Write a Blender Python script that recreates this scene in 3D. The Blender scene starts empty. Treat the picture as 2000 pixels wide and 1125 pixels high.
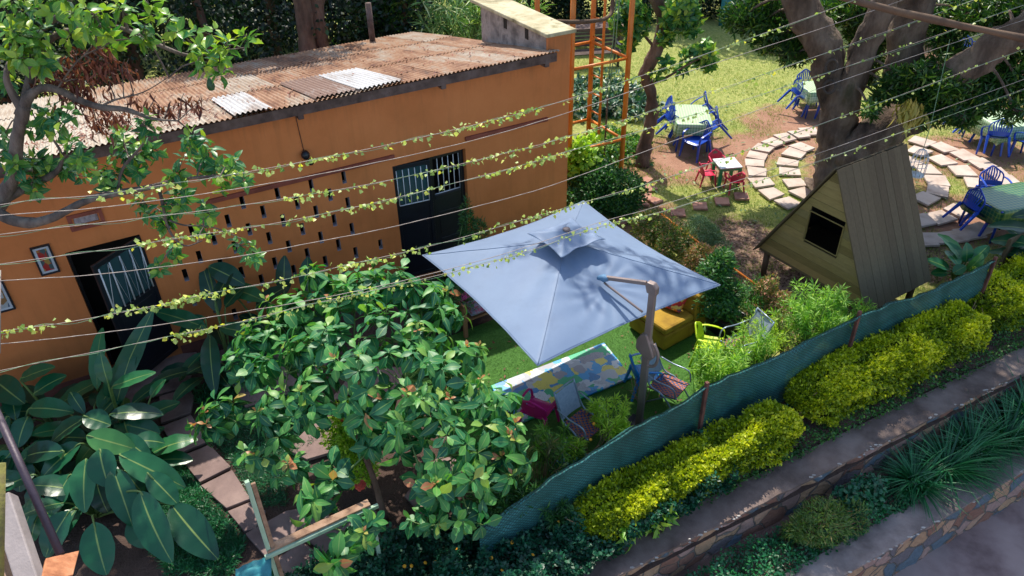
import bpy, math, random
import numpy as np
from mathutils import Vector, Matrix, noise as mnoise
random.seed(7); RNG = np.random.default_rng(7)
SC = bpy.context.scene; COL = SC.collection
# ---------------------------------------------------------------- camera
CF = 1500.0; CP = math.radians(34.75); CR = math.radians(-1.27); CH = 8.2
cF = Vector((0, math.cos(CP), -math.sin(CP))); _r = Vector((1, 0, 0)); _u = Vector((0, math.sin(CP), math.cos(CP)))
cX = _r*math.cos(CR)+_u*math.sin(CR); cY = -_r*math.sin(CR)+_u*math.cos(CR)
cam = bpy.data.cameras.new('camera'); camo = bpy.data.objects.new('camera', cam); COL.objects.link(camo)
m = Matrix((cX, cY, -cF)).transposed().to_4x4(); m.translation = (0, 0, CH); camo.matrix_world = m
cam.sensor_width = 36; cam.lens = 36*CF/2000; cam.clip_end = 2000; cam.clip_start = .05
SC.camera = camo
SC.render.resolution_x = 1024; SC.render.resolution_y = 576
# ---------------------------------------------------------------- sky, sun, exposure
SUN = Vector((-.10, .55, .84)).normalized()
w = bpy.data.worlds.new('World'); SC.world = w; w.use_nodes = True
nt = w.node_tree; bg = nt.nodes['Background']; sk = nt.nodes.new('ShaderNodeTexSky'); sk.sky_type = 'NISHITA'; sk.sun_disc = False
sk.sun_elevation = math.asin(SUN.z); sk.sun_rotation = math.atan2(SUN.x, SUN.y); sk.air_density = 1.2; sk.dust_density = 1.5
nt.links.new(sk.outputs[0], bg.inputs[0]); bg.inputs[1].default_value = .15
sl = bpy.data.lights.new('sun', 'SUN'); sl.energy = 3.6; sl.angle = math.radians(.55); sl.color = (1, .93, .8)
so = bpy.data.objects.new('sun', sl); COL.objects.link(so); so.rotation_euler = SUN.to_track_quat('Z', 'Y').to_euler()
SC.view_settings.view_transform = 'Standard'; SC.view_settings.look = 'None'; SC.view_settings.gamma = 1; SC.view_settings.exposure = .78
# ---------------------------------------------------------------- placing helpers: where a line of sight meets a level or an upright plane
def ray(x, y): return cF+cX*((x-1000)/CF)-cY*((y-562.5)/CF)
def at(x, y, z=0.0):
    d = ray(x, y); return Vector((0, 0, CH))+d*((z-CH)/d.z)
def atY(x, y, Y):
    d = ray(x, y); return Vector((0, 0, CH))+d*(Y/d.y)
def onv(x, y, p, n):
    d = ray(x, y); c = Vector((0, 0, CH)); return c+d*(n.dot(p-c)/n.dot(d))
YAW = math.radians(61); U = Vector((math.sin(YAW), math.cos(YAW), 0)); N = Vector((math.cos(YAW), -math.sin(YAW), 0)); Z = Vector((0, 0, 1))
BO = Vector((1.14, 13.73, 0))
def wt(x, y, o=0.0):
    q = onv(x, y, BO+N*o, N); return (q-BO).dot(U), q.z
# ---------------------------------------------------------------- materials
MATS = {}
def newmat(name):
    m = bpy.data.materials.new(name); m.use_nodes = True; MATS[name] = m
    return m, m.node_tree, m.node_tree.nodes['Principled BSDF']
def ramp(nt, cols, pos=None, interp='LINEAR'):
    r = nt.nodes.new('ShaderNodeValToRGB'); cr = r.color_ramp; cr.interpolation = interp
    n = len(cols); pos = pos or [i/(n-1) for i in range(n)]
    while len(cr.elements) < n: cr.elements.new(.5)
    for e, c, p in zip(cr.elements, cols, pos): e.color = (*c, 1); e.position = p
    return r
def coords(nt, scale=(1, 1, 1), rotz=0, obj=False):
    if obj: src = nt.nodes.new('ShaderNodeTexCoord').outputs['Object']
    else: src = nt.nodes.new('ShaderNodeNewGeometry').outputs['Position']
    a = nt.nodes.new('ShaderNodeMapping'); a.inputs['Rotation'].default_value = (0, 0, rotz); nt.links.new(src, a.inputs[0])
    b = nt.nodes.new('ShaderNodeMapping'); b.inputs['Scale'].default_value = scale; nt.links.new(a.outputs[0], b.inputs[0])
    return b.outputs[0]
def noise(nt, vec, scale, detail=6, rough=.6, dist=0):
    n = nt.nodes.new('ShaderNodeTexNoise'); n.inputs['Scale'].default_value = scale; n.inputs['Detail'].default_value = detail
    n.inputs['Roughness'].default_value = rough; n.inputs['Distortion'].default_value = dist; nt.links.new(vec, n.inputs['Vector']); return n.outputs['Fac']
def mixc(nt, f, a, b, mode='MIX'):
    mx = nt.nodes.new('ShaderNodeMix'); mx.data_type = 'RGBA'; mx.blend_type = mode
    for s, v in ((mx.inputs[0], f), (mx.inputs[6], a), (mx.inputs[7], b)):
        if hasattr(v, 'links'): nt.links.new(v, s)
        else: s.default_value = v if not isinstance(v, tuple) else (*v[:3], 1)
    return mx.outputs[2]
def bump(nt, P, h, strength, dist=.01):
    b = nt.nodes.new('ShaderNodeBump'); b.inputs['Strength'].default_value = strength; b.inputs['Distance'].default_value = dist
    nt.links.new(h, b.inputs['Height']); nt.links.new(b.outputs[0], P.inputs['Normal'])
def pm(name, cols, scale=4, rough=.75, bmp=.2, bscale=60, stretch=(1, 1, 1), rotz=0, metal=0, pos=None, bdist=.01, obj=False, detail=6, spec=.5):
    m, nt, P = newmat(name)
    if isinstance(cols[0], (int, float)): cols = [tuple(c*.82 for c in cols), cols, tuple(min(1, c*1.15) for c in cols)]
    v = coords(nt, stretch, rotz, obj); n = noise(nt, v, scale, detail)
    n2 = nt.nodes.new('ShaderNodeMapRange'); n2.inputs[1].default_value = .3; n2.inputs[2].default_value = .7; nt.links.new(n, n2.inputs[0])
    r = ramp(nt, cols, pos); nt.links.new(n2.outputs[0], r.inputs[0]); nt.links.new(r.outputs[0], P.inputs['Base Color'])
    P.inputs['Roughness'].default_value = rough; P.inputs['Metallic'].default_value = metal; P.inputs['Specular IOR Level'].default_value = spec
    if bmp: bump(nt, P, noise(nt, v, bscale, 4), bmp, bdist)
    return m
def leafmat(name, cols, pos=None, rough=.42, trans=.3, mid=(.3, .42, .12), midw=.07, spec=.5, vein=True):
    m, nt, P = newmat(name); L = nt.links
    a = nt.nodes.new('ShaderNodeAttribute'); a.attribute_name = 'tint'
    r = ramp(nt, cols, pos); L.new(a.outputs['Fac'], r.inputs[0]); col = r.outputs[0]
    col = mixc(nt, noise(nt, coords(nt), 9, 3), col, mixc(nt, 1.0, col, (1.35, 1.25, 1.0), 'MULTIPLY'))
    if vein:
        x = nt.nodes.new('ShaderNodeAttribute'); x.attribute_name = 'ax'
        lt = nt.nodes.new('ShaderNodeMapRange'); lt.inputs[1].default_value = midw; lt.inputs[2].default_value = midw*.4
        lt.inputs[3].default_value = 0; lt.inputs[4].default_value = .8; L.new(x.outputs['Fac'], lt.inputs[0])
        col = mixc(nt, lt.outputs[0], col, mid)
    L.new(col, P.inputs['Base Color']); P.inputs['Roughness'].default_value = rough; P.inputs['Specular IOR Level'].default_value = spec
    t = nt.nodes.new('ShaderNodeBsdfTranslucent'); L.new(mixc(nt, 1.0, col, (1.5, 1.6, .5), 'MULTIPLY'), t.inputs[0])
    mx = nt.nodes.new('ShaderNodeMixShader'); mx.inputs[0].default_value = trans; L.new(P.outputs[0], mx.inputs[1]); L.new(t.outputs[0], mx.inputs[2])
    L.new(mx.outputs[0], nt.nodes['Material Output'].inputs[0]); return m
# ---------------------------------------------------------------- object helpers
def tag(o, label=None, cat=None, group=None, kind=None):
    for k, v in (('label', label), ('category', cat), ('group', group), ('kind', kind)):
        if v: o[k] = v
    return o
def thing(name, loc, label, cat, group=None, rz=0):
    o = bpy.data.objects.new(name, None); COL.objects.link(o); o.location = loc; o.rotation_euler = (0, 0, rz); o.empty_display_size = .1
    return tag(o, label, cat, group)
def wloc(o):
    v = Vector((0, 0, 0))
    while o: v += o.location; o = o.parent
    return v
def link(name, me, parent=None, mat=None, smooth=False, bevel=0):
    for m in (mat if isinstance(mat, (list, tuple)) else [mat]):
        if m: me.materials.append(MATS[m] if isinstance(m, str) else m)
    if smooth: me.polygons.foreach_set('use_smooth', [True]*len(me.polygons))
    o = bpy.data.objects.new(name, me); COL.objects.link(o)
    if parent: o.parent = parent
    if bevel:
        b = o.modifiers.new('bevel', 'BEVEL'); b.width = bevel; b.segments = 2; b.limit_method = 'ANGLE'
    return o
class MB:
    def __init__(s): s.v = []; s.f = []; s.m = []
    def add(s, vs, fs, mi=0):
        o = len(s.v); s.v += [tuple(v) for v in vs]; s.f += [tuple(i+o for i in f) for f in fs]; s.m += [mi]*len(fs); return s
    def box(s, c, size, ax=None, mi=0):
        x, y, z = ax or (Vector((1, 0, 0)), Vector((0, 1, 0)), Z); c = Vector(c); a, b, h = [q/2 for q in size]
        vs = [c+x*(i*a)+y*(j*b)+z*(k*h) for k in (-1, 1) for j in (-1, 1) for i in (-1, 1)]
        return s.add(vs, [(0, 2, 3, 1), (4, 5, 7, 6), (0, 1, 5, 4), (2, 6, 7, 3), (0, 4, 6, 2), (1, 3, 7, 5)], mi)
    def bar(s, a, b, w, h, up=Z, mi=0):
        a = Vector(a); b = Vector(b); d = (b-a); L = d.length; d.normalize(); sd = d.cross(up)
        if sd.length < 1e-3: sd = d.cross(Vector((1, 0, 0)))
        sd.normalize(); return s.box((a+b)/2, (L, w, h), (d, sd, sd.cross(d)), mi)
    def tube(s, pts, r, n=8, mi=0, cap=True):
        pts = [Vector(p) for p in pts]; k = len(pts); rs = r if isinstance(r, (list, tuple)) else [r]*k
        vs = []; ref = None
        for i, p in enumerate(pts):
            t = (pts[min(i+1, k-1)]-pts[max(i-1, 0)])
            t = t.normalized() if t.length > 1e-9 else Z
            if ref is None: ref = t.orthogonal().normalized()
            a = (ref-t*ref.dot(t)); a = a.normalized() if a.length > 1e-6 else t.orthogonal().normalized(); ref = a; b = t.cross(a)
            for j in range(n):
                q = 2*math.pi*j/n; vs.append(p+(a*math.cos(q)+b*math.sin(q))*rs[i])
        fs = [(i*n+j, i*n+(j+1) % n, (i+1)*n+(j+1) % n, (i+1)*n+j) for i in range(k-1) for j in range(n)]
        if cap: fs += [tuple(range(n-1, -1, -1)), tuple((k-1)*n+j for j in range(n))]
        return s.add(vs, fs, mi)
    def lathe(s, c, prof, n=20, mi=0):
        c = Vector(c); vs = [c+Vector((r*math.cos(2*math.pi*j/n), r*math.sin(2*math.pi*j/n), z)) for r, z in prof for j in range(n)]
        k = len(prof); fs = [(i*n+j, i*n+(j+1) % n, (i+1)*n+(j+1) % n, (i+1)*n+j) for i in range(k-1) for j in range(n)]
        fs += [tuple(range(n-1, -1, -1)), tuple((k-1)*n+j for j in range(n))]; return s.add(vs, fs, mi)
    def prism(s, poly, lo, hi=None, mi=0):   # polygon extruded by vector lo->hi ; poly of 3d points, hi = offset vector
        p = [Vector(q) for q in poly]; n = len(p); off = hi if hi is not None else Vector((0, 0, lo))
        vs = p+[q+off for q in p]
        return s.add(vs, [tuple(range(n-1, -1, -1)), tuple(range(n, 2*n))]+[(i, (i+1) % n, n+(i+1) % n, n+i) for i in range(n)], mi)
    def sheet(s, fn, nu, nv, mi=0):
        vs = [fn(i/nu, j/nv) for j in range(nv+1) for i in range(nu+1)]
        return s.add(vs, [(j*(nu+1)+i, j*(nu+1)+i+1, (j+1)*(nu+1)+i+1, (j+1)*(nu+1)+i) for j in range(nv) for i in range(nu)], mi)
    def build(s, name, mat, parent=None, smooth=False, bevel=0, world=True, attr=None):
        me = bpy.data.meshes.new(name); o = wloc(parent) if (parent and world) else Vector((0, 0, 0))
        me.from_pydata([(v[0]-o.x, v[1]-o.y, v[2]-o.z) for v in s.v], [], s.f)
        if max(s.m, default=0): me.polygons.foreach_set('material_index', s.m)
        if attr is not None:
            a = me.attributes.new('tint', 'FLOAT', 'POINT'); a.data.foreach_set('value', np.asarray(attr, dtype=np.float32))
        me.update(); return link(name, me, parent, mat, smooth, bevel)
def smoothpts(p, k=4):
    p = [Vector(q) for q in p]; out = []
    for i in range(len(p)-1):
        a = p[max(i-1, 0)]; b = p[i]; c = p[i+1]; d = p[min(i+2, len(p)-1)]
        for j in range(k):
            t = j/k; out.append(.5*((2*b)+(c-a)*t+(2*a-5*b+4*c-d)*t*t+(3*b-a-3*c+d)*t**3))
    return out+[p[-1]]
def lerpl(r, k):
    out = []
    for i in range(len(r)-1): out += [r[i]+(r[i+1]-r[i])*j/k for j in range(k)]
    return out+[r[-1]]
def limb(mb, pts, rs, n=10, k=5, rough=.06):
    p = smoothpts(pts, k); r = lerpl(rs, k)
    q = [v+Vector((mnoise.noise(v*1.7), mnoise.noise(v*1.7+Vector((9, 0, 0))), 0))*r[i]*.25 for i, v in enumerate(p)]
    st = len(mb.v); mb.tube(q, r, n)
    for i in range(st, len(mb.v)):
        v = Vector(mb.v[i]); j = min((i-st)//n, len(q)-1); d = v-q[j]
        mb.v[i] = tuple(q[j]+d*(1+rough*3*mnoise.noise(v*4)+rough*2*mnoise.noise(v*11)))
# ---------------------------------------------------------------- leaves
def nrm(a): return a/np.maximum(np.linalg.norm(a, axis=-1, keepdims=True), 1e-9)
def leaf_tpl(w=.4, seg=4, fold=.12, droop=.25, a=.85, wave=0, stem=0):
    vs = []; ax = []
    for i in range(seg+1):
        u = i/seg; ww = w/2*max(math.sin(math.pi*min(u**a, 1)), .03 if i == 0 or i == seg else 0)
        yy = stem+u*(1-stem); zz = -droop*u*u
        e = wave*math.sin(u*9)
        vs += [(-ww, yy, zz+fold*ww*2+e*ww), (0, yy, zz), (ww, yy, zz+fold*ww*2-e*ww)]; ax += [1, 0, 1]
    f = []
    for i in range(seg):
        b = i*3; f += [(b, b+1, b+4, b+3), (b+1, b+2, b+5, b+4)]
    return np.array(vs), np.array(f), np.array(ax, float)
def rhomb(w=.55, fold=.15):
    return np.array([(0, 0, 0), (-w/2, .5, fold*w), (0, 1, 0), (w/2, .5, fold*w)]), np.array([(0, 3, 2, 1)]), np.array([0, 1, 0, 1.])
def star(k=3):   # small tuft of k blades sharing a base
    V = []; F = []; A = []
    for i in range(k):
        q = 2*math.pi*i/k; c, s_ = math.cos(q), math.sin(q); o = len(V)
        V += [(-.06*s_, .06*c, 0), (.06*s_, -.06*c, 0), (.55*c, .55*s_, .8)]; F += [(o, o+1, o+2)]; A += [1, 1, 0.]
    return np.array(V), np.array(F), np.array(A)
class LV:
    def __init__(s): s.V = []; s.F = []; s.T = []; s.A = []; s.n = 0
    def add(s, tpl, pos, d, up, size, tint):
        tv, tf, ta = tpl; pos = np.asarray(pos, float).reshape(-1, 3); n = len(pos)
        if not n: return s
        y = nrm(np.asarray(d, float).reshape(-1, 3)); up = np.broadcast_to(np.asarray(up, float), (n, 3)); x = np.cross(y, up)
        bad = np.linalg.norm(x, axis=1) < 1e-3; x[bad] = np.cross(y[bad], [1, .3, 0]); x = nrm(x); z = np.cross(x, y)
        size = np.broadcast_to(size, (n,)); k = len(tv)
        v = pos[:, None]+size[:, None, None]*(tv[None, :, 0, None]*x[:, None]+tv[None, :, 1, None]*y[:, None]+tv[None, :, 2, None]*z[:, None])
        s.V.append(v.reshape(-1, 3)); s.F.append((tf[None]+(np.arange(n)*k)[:, None, None]+s.n).reshape(-1, tf.shape[1]))
        s.T.append(np.repeat(np.broadcast_to(tint, (n,)), k)); s.A.append(np.tile(ta, n)); s.n += n*k; return s
    def build(s, name, mat, parent=None, smooth=True):
        o = wloc(parent) if parent else Vector((0, 0, 0)); V = np.concatenate(s.V)-np.array(o)
        F = s.F; me = bpy.data.meshes.new(name); me.vertices.add(len(V)); me.vertices.foreach_set('co', V.astype(np.float32).ravel())
        li = np.concatenate([f.ravel() for f in F]).astype(np.int32); cnt = np.concatenate([np.full(len(f), f.shape[1]) for f in F])
        me.loops.add(len(li)); me.loops.foreach_set('vertex_index', li); me.polygons.add(len(cnt))
        me.polygons.foreach_set('loop_start', np.concatenate([[0], np.cumsum(cnt)[:-1]]).astype(np.int32))
        try: me.polygons.foreach_set('loop_total', cnt.astype(np.int32))
        except Exception: pass
        me.update(calc_edges=True)
        for nm, a in (('tint', s.T), ('ax', s.A)):
            t = me.attributes.new(nm, 'FLOAT', 'POINT'); t.data.foreach_set('value', np.concatenate(a).astype(np.float32))
        return link(name, me, parent, mat, smooth)
def rdir(n):
    return nrm(RNG.normal(size=(n, 3)))
def lump(d, amp, seed=0, fr=3):
    g = np.random.default_rng(seed); o = np.zeros(len(d))
    for _ in range(5):
        k = nrm(g.normal(size=3))*fr*g.uniform(.6, 1.6); o += np.sin(d@k+g.uniform(0, 6))
    return 1+amp*o/3
def blob(c, r, n, lo=.55, amp=.22, seed=None, up_bias=0):
    d = rdir(n); d[:, 2] += up_bias; d = nrm(d); r = np.asarray(r, float)*np.ones(3)
    rr = RNG.uniform(lo, 1, n)**.6*lump(d, amp, RNG.integers(1e6) if seed is None else seed)
    return np.asarray(c)+d*r*rr[:, None], d
def whorl(lv, tpl, C, A, k, L, tint, e=(50, 115), jit=.03, tj=.15, ty=None, tyoung=None):
    C = np.asarray(C, float).reshape(-1, 3); A = nrm(np.asarray(A, float).reshape(-1, 3)); n = len(C)
    a0 = np.cross(A, [.3, .9, .1]); a0 = nrm(a0); b0 = np.cross(A, a0)
    for j in range(k):
        ph = 2*math.pi*j*.382*1.0+RNG.uniform(0, 2*math.pi, n)*.12+np.arange(n)*1.7; el = np.radians(e[0]+(e[1]-e[0])*((j+.5)/k)+RNG.normal(0, 9, n))
        rad = a0*np.cos(ph)[:, None]+b0*np.sin(ph)[:, None]
        d = A*np.cos(el)[:, None]+rad*np.sin(el)[:, None]; d[:, 2] -= .12
        sz = L*(.62+.38*min(1, (j+1)/(k*.45)))*RNG.uniform(.8, 1.15, n)
        t = np.clip(tint+RNG.normal(0, tj, n)+(.28 if j < k*.25 else 0), 0, 1)
        lv.add(tpl, C-A*(jit*j)[..., None] if np.ndim(jit) else C-A*jit*j, d, A+rad*.15, sz, t)
def twigs(mb, C, root, r=.012, n=4, bend=.15):
    root = [Vector(q) for q in root]
    for c in C:
        c = Vector(c); p = min(root, key=lambda q: (q-c).length); mid = (p+c)/2+Vector((random.uniform(-1, 1), random.uniform(-1, 1), random.uniform(-.3, 1)))*bend*(p-c).length
        mb.tube([p, mid, c], [r, r*.7, r*.35], n, cap=False)
def bush(lv, c, r, n, tpl, size, tint=.5, tj=.2, lo=.6, amp=.22, out=.7, seed=None, zmin=None, ub=.2):
    p, d = blob(c, r, n, lo, amp, seed, ub)
    if zmin is not None: k = p[:, 2] > zmin; p = p[k]; d = d[k]
    dd = nrm(d*out+rdir(len(p))*.8); dd[:, 2] += .15
    lv.add(tpl, p, dd, nrm(d+rdir(len(p))*.5+[0, 0, .6]), size*RNG.uniform(.7, 1.25, len(p)), np.clip(tint+RNG.normal(0, tj, len(p)), 0, 1))
# ================================================================ SETTING
# retaining wall frame: WU runs along the walls, WN points back into the garden
WA = math.radians(27); WU = Vector((math.cos(WA), math.sin(WA), 0)); WN = Vector((-math.sin(WA), math.cos(WA), 0)); W0 = Vector((2.23, 6.25, 0))
def wl(s, t, z=0.0): return W0+WU*s+WN*t+Z*z
def newground():
    m, nt, P = newmat('ground'); L = nt.links; v = coords(nt)
    def attr(n):
        a = nt.nodes.new('ShaderNodeAttribute'); a.attribute_name = n; return a.outputs['Fac']
    def edge(a, amp, w, sc):
        q = nt.nodes.new('ShaderNodeMath'); q.operation = 'MULTIPLY_ADD'; L.new(noise(nt, v, sc, 8, .7), q.inputs[0]); q.inputs[1].default_value = amp; L.new(a, q.inputs[2])
        r = nt.nodes.new('ShaderNodeMapRange'); r.inputs[1].default_value = .5+amp*.5-w; r.inputs[2].default_value = .5+amp*.5+w; L.new(q.outputs[0], r.inputs[0]); return r.outputs[0]
    g = ramp(nt, [(.08, .13, .03), (.20, .25, .06), (.31, .32, .10), (.15, .20, .045)], [.25, .42, .58, .8]); L.new(noise(nt, v, 9, 9, .75), g.inputs[0])
    g2 = mixc(nt, noise(nt, v, .7, 4), g.outputs[0], mixc(nt, 1.0, g.outputs[0], (1.45, 1.35, 1.5), 'MULTIPLY'))
    s = ramp(nt, [(.18, .08, .048), (.34, .185, .125), (.43, .27, .19)]); L.new(noise(nt, v, 3, 9, .7), s.inputs[0])
    vo = nt.nodes.new('ShaderNodeTexVoronoi'); vo.inputs['Scale'].default_value = 26; L.new(v, vo.inputs['Vector'])
    mu = ramp(nt, [(.05, .028, .02), (.17, .10, .075), (.33, .22, .16), (.09, .06, .04)]); hs = nt.nodes.new('ShaderNodeSeparateColor'); L.new(vo.outputs['Color'], hs.inputs[0]); L.new(hs.outputs[0], mu.inputs[0])
    shd_col = ramp(nt, [(.035, .022, .018), (.085, .055, .045), (.13, .085, .07)]); L.new(noise(nt, v, 6, 8, .7), shd_col.inputs[0]); c = mixc(nt, edge(attr('soil'), 1.3, .16, 1.6), g2, s.outputs[0]); c = mixc(nt, edge(attr('shaded_soil'), 1.2, .2, 2), c, shd_col.outputs[0]); c = mixc(nt, edge(attr('mulch'), 1.2, .16, 2), c, mu.outputs[0])  # darker soil of the beds, their shade painted into the mix
    L.new(c, P.inputs['Base Color']); P.inputs['Roughness'].default_value = .95; P.inputs['Specular IOR Level'].default_value = .2
    ad = nt.nodes.new('ShaderNodeMath'); ad.operation = 'MULTIPLY_ADD'; L.new(noise(nt, v, 40, 5), ad.inputs[0]); ad.inputs[1].default_value = 1; L.new(noise(nt, v, 4, 3), ad.inputs[2])
    bump(nt, P, ad.outputs[0], .7, .04)
newground()
def axis(lo, f0, f1, hi, st):
    a = np.arange(f0, f1, st); l = -np.geomspace(.3, -(lo-f0), 18)[::-1]+f0; h = np.geomspace(.3, hi-f1, 18)+f1; return np.concatenate([l, a, h])
def spots(P, L):
    o = np.zeros(len(P))
    for x, y, rx, ry, s in L:
        d = np.hypot((P[:, 0]-x)/rx, (P[:, 1]-y)/ry); o = np.maximum(o, s*np.clip(1.5-d, 0, 1))
    return o
RING = Vector((8.2, 16.1, 0))
def garden_ground():
    S = axis(-150, -12, 16, 150, .2); T = np.concatenate([[0], axis(.3, .35, 26, 200, .2)[18:]])
    s, t = np.meshgrid(S, T); n = s.size; s = s.ravel(); t = t.ravel()
    Pp = np.stack([W0.x+WU.x*s+WN.x*t, W0.y+WU.y*s+WN.y*t], 1)
    z = np.array([mnoise.noise(Vector((a*.5, b*.5, 3)))*.035+mnoise.noise(Vector((a*2, b*2, 7)))*.012 for a, b in Pp]); z -= .02+.12*np.clip(1-t/.9, 0, 1)+.2*(t < .46)
    nu = len(S); nv = len(T); V = np.stack([Pp[:, 0], Pp[:, 1], z], 1)
    i, j = np.meshgrid(np.arange(nu-1), np.arange(nv-1)); a = (j*nu+i).ravel(); F = np.stack([a, a+1, a+nu+1, a+nu], 1)
    me = bpy.data.meshes.new('ground'); me.from_pydata(V.tolist(), [], F.tolist())
    soil = spots(Pp, [(4.7, 17.3, 1.8, 1.5, 1), (6.6, 17.9, 1.8, .9, 1), (8.2, 19.4, 1.9, 1.2, 1), (8.2, 16, 1.4, 1.3, .9), (11.3, 17.0, 1.6, 1.4, .95), (9.9, 14, 2, 1.1, 1), (8.4, 13.4, 1.2, .8, 1), (12, 15, 2, 2, .8), (3.4, 16.6, .8, .9, .75), (3.0, 14.2, .8, 1.1, .9), (12.5, 20, 2.5, 1.5, .7), (14.5, 24, 2.5, 2, 1), (5.4, 16.4, .8, .5, .7)])
    soil = np.maximum(soil, np.clip(1.4-t/1.2, 0, 1)); soil = np.maximum(soil, np.clip(.5-Pp[:, 0]*.8, 0, .85)*(Pp[:, 1] < 12))
    mul = spots(Pp, [(4.7, 13.2, 1.0, 1.2, 1), (5.3, 11.6, 1.5, 1.3, 1), (7.9, 12.4, 1, .8, .9), (4.1, 12.0, .9, .9, .8)])
    shd = np.maximum(np.clip(2.0-t/1.3, 0, 1)*1.0, np.clip(.2-Pp[:, 0], 0, 1)*(Pp[:, 1] < 12)); shd = np.maximum(shd, spots(Pp, [(-1.5, 7.5, 2.0, 2.0, 1), (1, 16.5, 2, 3, .6)]))
    for nm, q in (('soil', soil), ('mulch', mul), ('shaded_soil', shd)):
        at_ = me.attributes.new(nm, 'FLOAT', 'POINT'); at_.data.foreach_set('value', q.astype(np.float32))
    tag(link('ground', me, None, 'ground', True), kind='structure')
garden_ground()
# stone retaining walls
def stonemat():
    m, nt, P = newmat('rubble'); L = nt.links; v = coords(nt, (1, 1, 1.15)); wv = nt.nodes.new('ShaderNodeVectorMath'); wv.operation = 'MULTIPLY_ADD'
    nn = nt.nodes.new('ShaderNodeTexNoise'); nn.inputs['Scale'].default_value = 3.2; L.new(v, nn.inputs['Vector']); L.new(nn.outputs['Color'], wv.inputs[0]); wv.inputs[1].default_value = (.22,)*3; L.new(v, wv.inputs[2])
    a = nt.nodes.new('ShaderNodeTexVoronoi'); a.inputs['Scale'].default_value = 3.0; L.new(wv.outputs[0], a.inputs['Vector'])
    b = nt.nodes.new('ShaderNodeTexVoronoi'); b.feature = 'DISTANCE_TO_EDGE'; b.inputs['Scale'].default_value = 3.0; L.new(wv.outputs[0], b.inputs['Vector'])
    sp = nt.nodes.new('ShaderNodeSeparateColor'); L.new(a.outputs['Color'], sp.inputs[0])
    r = ramp(nt, [(.24, .12, .09), (.42, .26, .19), (.10, .14, .19), (.40, .25, .16), (.34, .22, .20), (.15, .13, .15)], [.1, .28, .45, .62, .8, .95], 'CONSTANT'); L.new(sp.outputs[0], r.inputs[0])
    n = noise(nt, v, 14, 6); col = mixc(nt, n, mixc(nt, 1.0, r.outputs[0], (.6, .6, .6), 'MULTIPLY'), mixc(nt, 1.0, r.outputs[0], (1.5, 1.45, 1.4), 'MULTIPLY'))
    e = nt.nodes.new('ShaderNodeMapRange'); e.inputs[1].default_value = .02; e.inputs[2].default_value = .05; L.new(b.outputs['Distance'], e.inputs[0])
    L.new(mixc(nt, e.outputs[0], (.16, .14, .125), col), P.inputs['Base Color']); P.inputs['Roughness'].default_value = .85
    h = nt.nodes.new('ShaderNodeMath'); h.operation = 'MULTIPLY_ADD'; L.new(e.outputs[0], h.inputs[0]); h.inputs[1].default_value = 1.2; L.new(n, h.inputs[2]); bump(nt, P, h.outputs[0], .9, .04)
stonemat()
pm('coping', [(.11, .085, .08), (.22, .175, .165), (.31, .26, .245)], 3, .9, .5, 70)
pm('mortar', [(.30, .27, .25), (.50, .47, .44)], 9, .9, .4, 60)
pm('coping_dark', [(.075, .05, .042), (.16, .115, .10), (.23, .175, .155)], 2.2, .95, .6, 60)
pm('soilm', [(.09, .055, .045), (.19, .11, .09), (.26, .16, .13)], 2.5, .95, .8, 50, bdist=.03)
pm('road', [(.17, .11, .105), (.28, .195, .185), (.33, .24, .225), (.38, .28, .26)], 1.1, .9, .5, 90, pos=[.1, .4, .6, .9], detail=12)
def wall_run(name, t0, t1, ztop, zbot, label, cm='coping', s0=-9, s1=30):
    r = thing(name, wl(4, t0, zbot), label, 'wall')
    def fn(u, v):
        s = s0+(s1-s0)*u; z = zbot+(ztop-.02-zbot)*v; k = .035*mnoise.noise(Vector((s*3.5, z*4, t0)))+.02*mnoise.noise(Vector((s*9, z*9, t0)))
        return wl(s, t0+.05-k, z)
    MB().sheet(fn, 420, 12).build('stone_face', 'rubble', r, True)
    def cp(u, v):
        s = s0+(s1-s0)*u; t = t0+(t1-t0)*v; z = ztop+.012*mnoise.noise(Vector((s*2, t*4, 1)))
        if v == 0: z -= .0
        return wl(s, t+.02*mnoise.noise(Vector((s*3, 5, 0)))*(1-v), z)
    mb = MB(); mb.sheet(cp, 420, 4)
    mb.sheet(lambda u, v: (lambda q: Vector((q.x, q.y, ztop-.035+(q.z-ztop+.035)*v)))(cp(u, 0)), 420, 1)
    mb.build('coping', cm, r, True)
    lv_ = MB()
    for i in range(240):
        s = random.uniform(-5, 12); t = t0+random.uniform(-.015, .03)
        if mnoise.noise(Vector((s*1.1, t0, 3))) < -.05: continue
        q = wl(s, t, ztop-random.choice((.0, .02, .05))); a = random.uniform(.008, .022); lv_.prism([q+Vector((math.cos(k*1.26)*a*1.6, math.sin(k*1.26)*a*.7, 0)) for k in range(5)], .012)
    lv_.build('flaked_mortar', 'mortar', r); return r
wall_run('stone_retaining_wall', 0, .42, -.13, -.9, 'upper retaining wall of mixed rubble stone below the clipped hedge', 'coping_dark')
wall_run('stone_retaining_wall', -1.05, -.66, -.8, -1.85, 'lower retaining wall of mixed rubble stone with wide coping beside the pavement')
def strip(name, t0, t1, z, mat, amp=.02, n=(300, 10)):
    mb = MB(); mb.sheet(lambda u, v: wl(-12+44*u, t0+(t1-t0)*v, z+amp*mnoise.noise(Vector((u*60, v*3, z)))), *n); return tag(mb.build(name, mat, None, True), kind='structure')
strip('planter_soil', -.8, .08, -.86, 'soilm')
mb = MB(); mb.sheet(lambda u, v: wl(-200+400*u, -200+199.02*v, -1.8), 40, 40); tag(mb.build('pavement', 'road', None), kind='structure')

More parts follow.
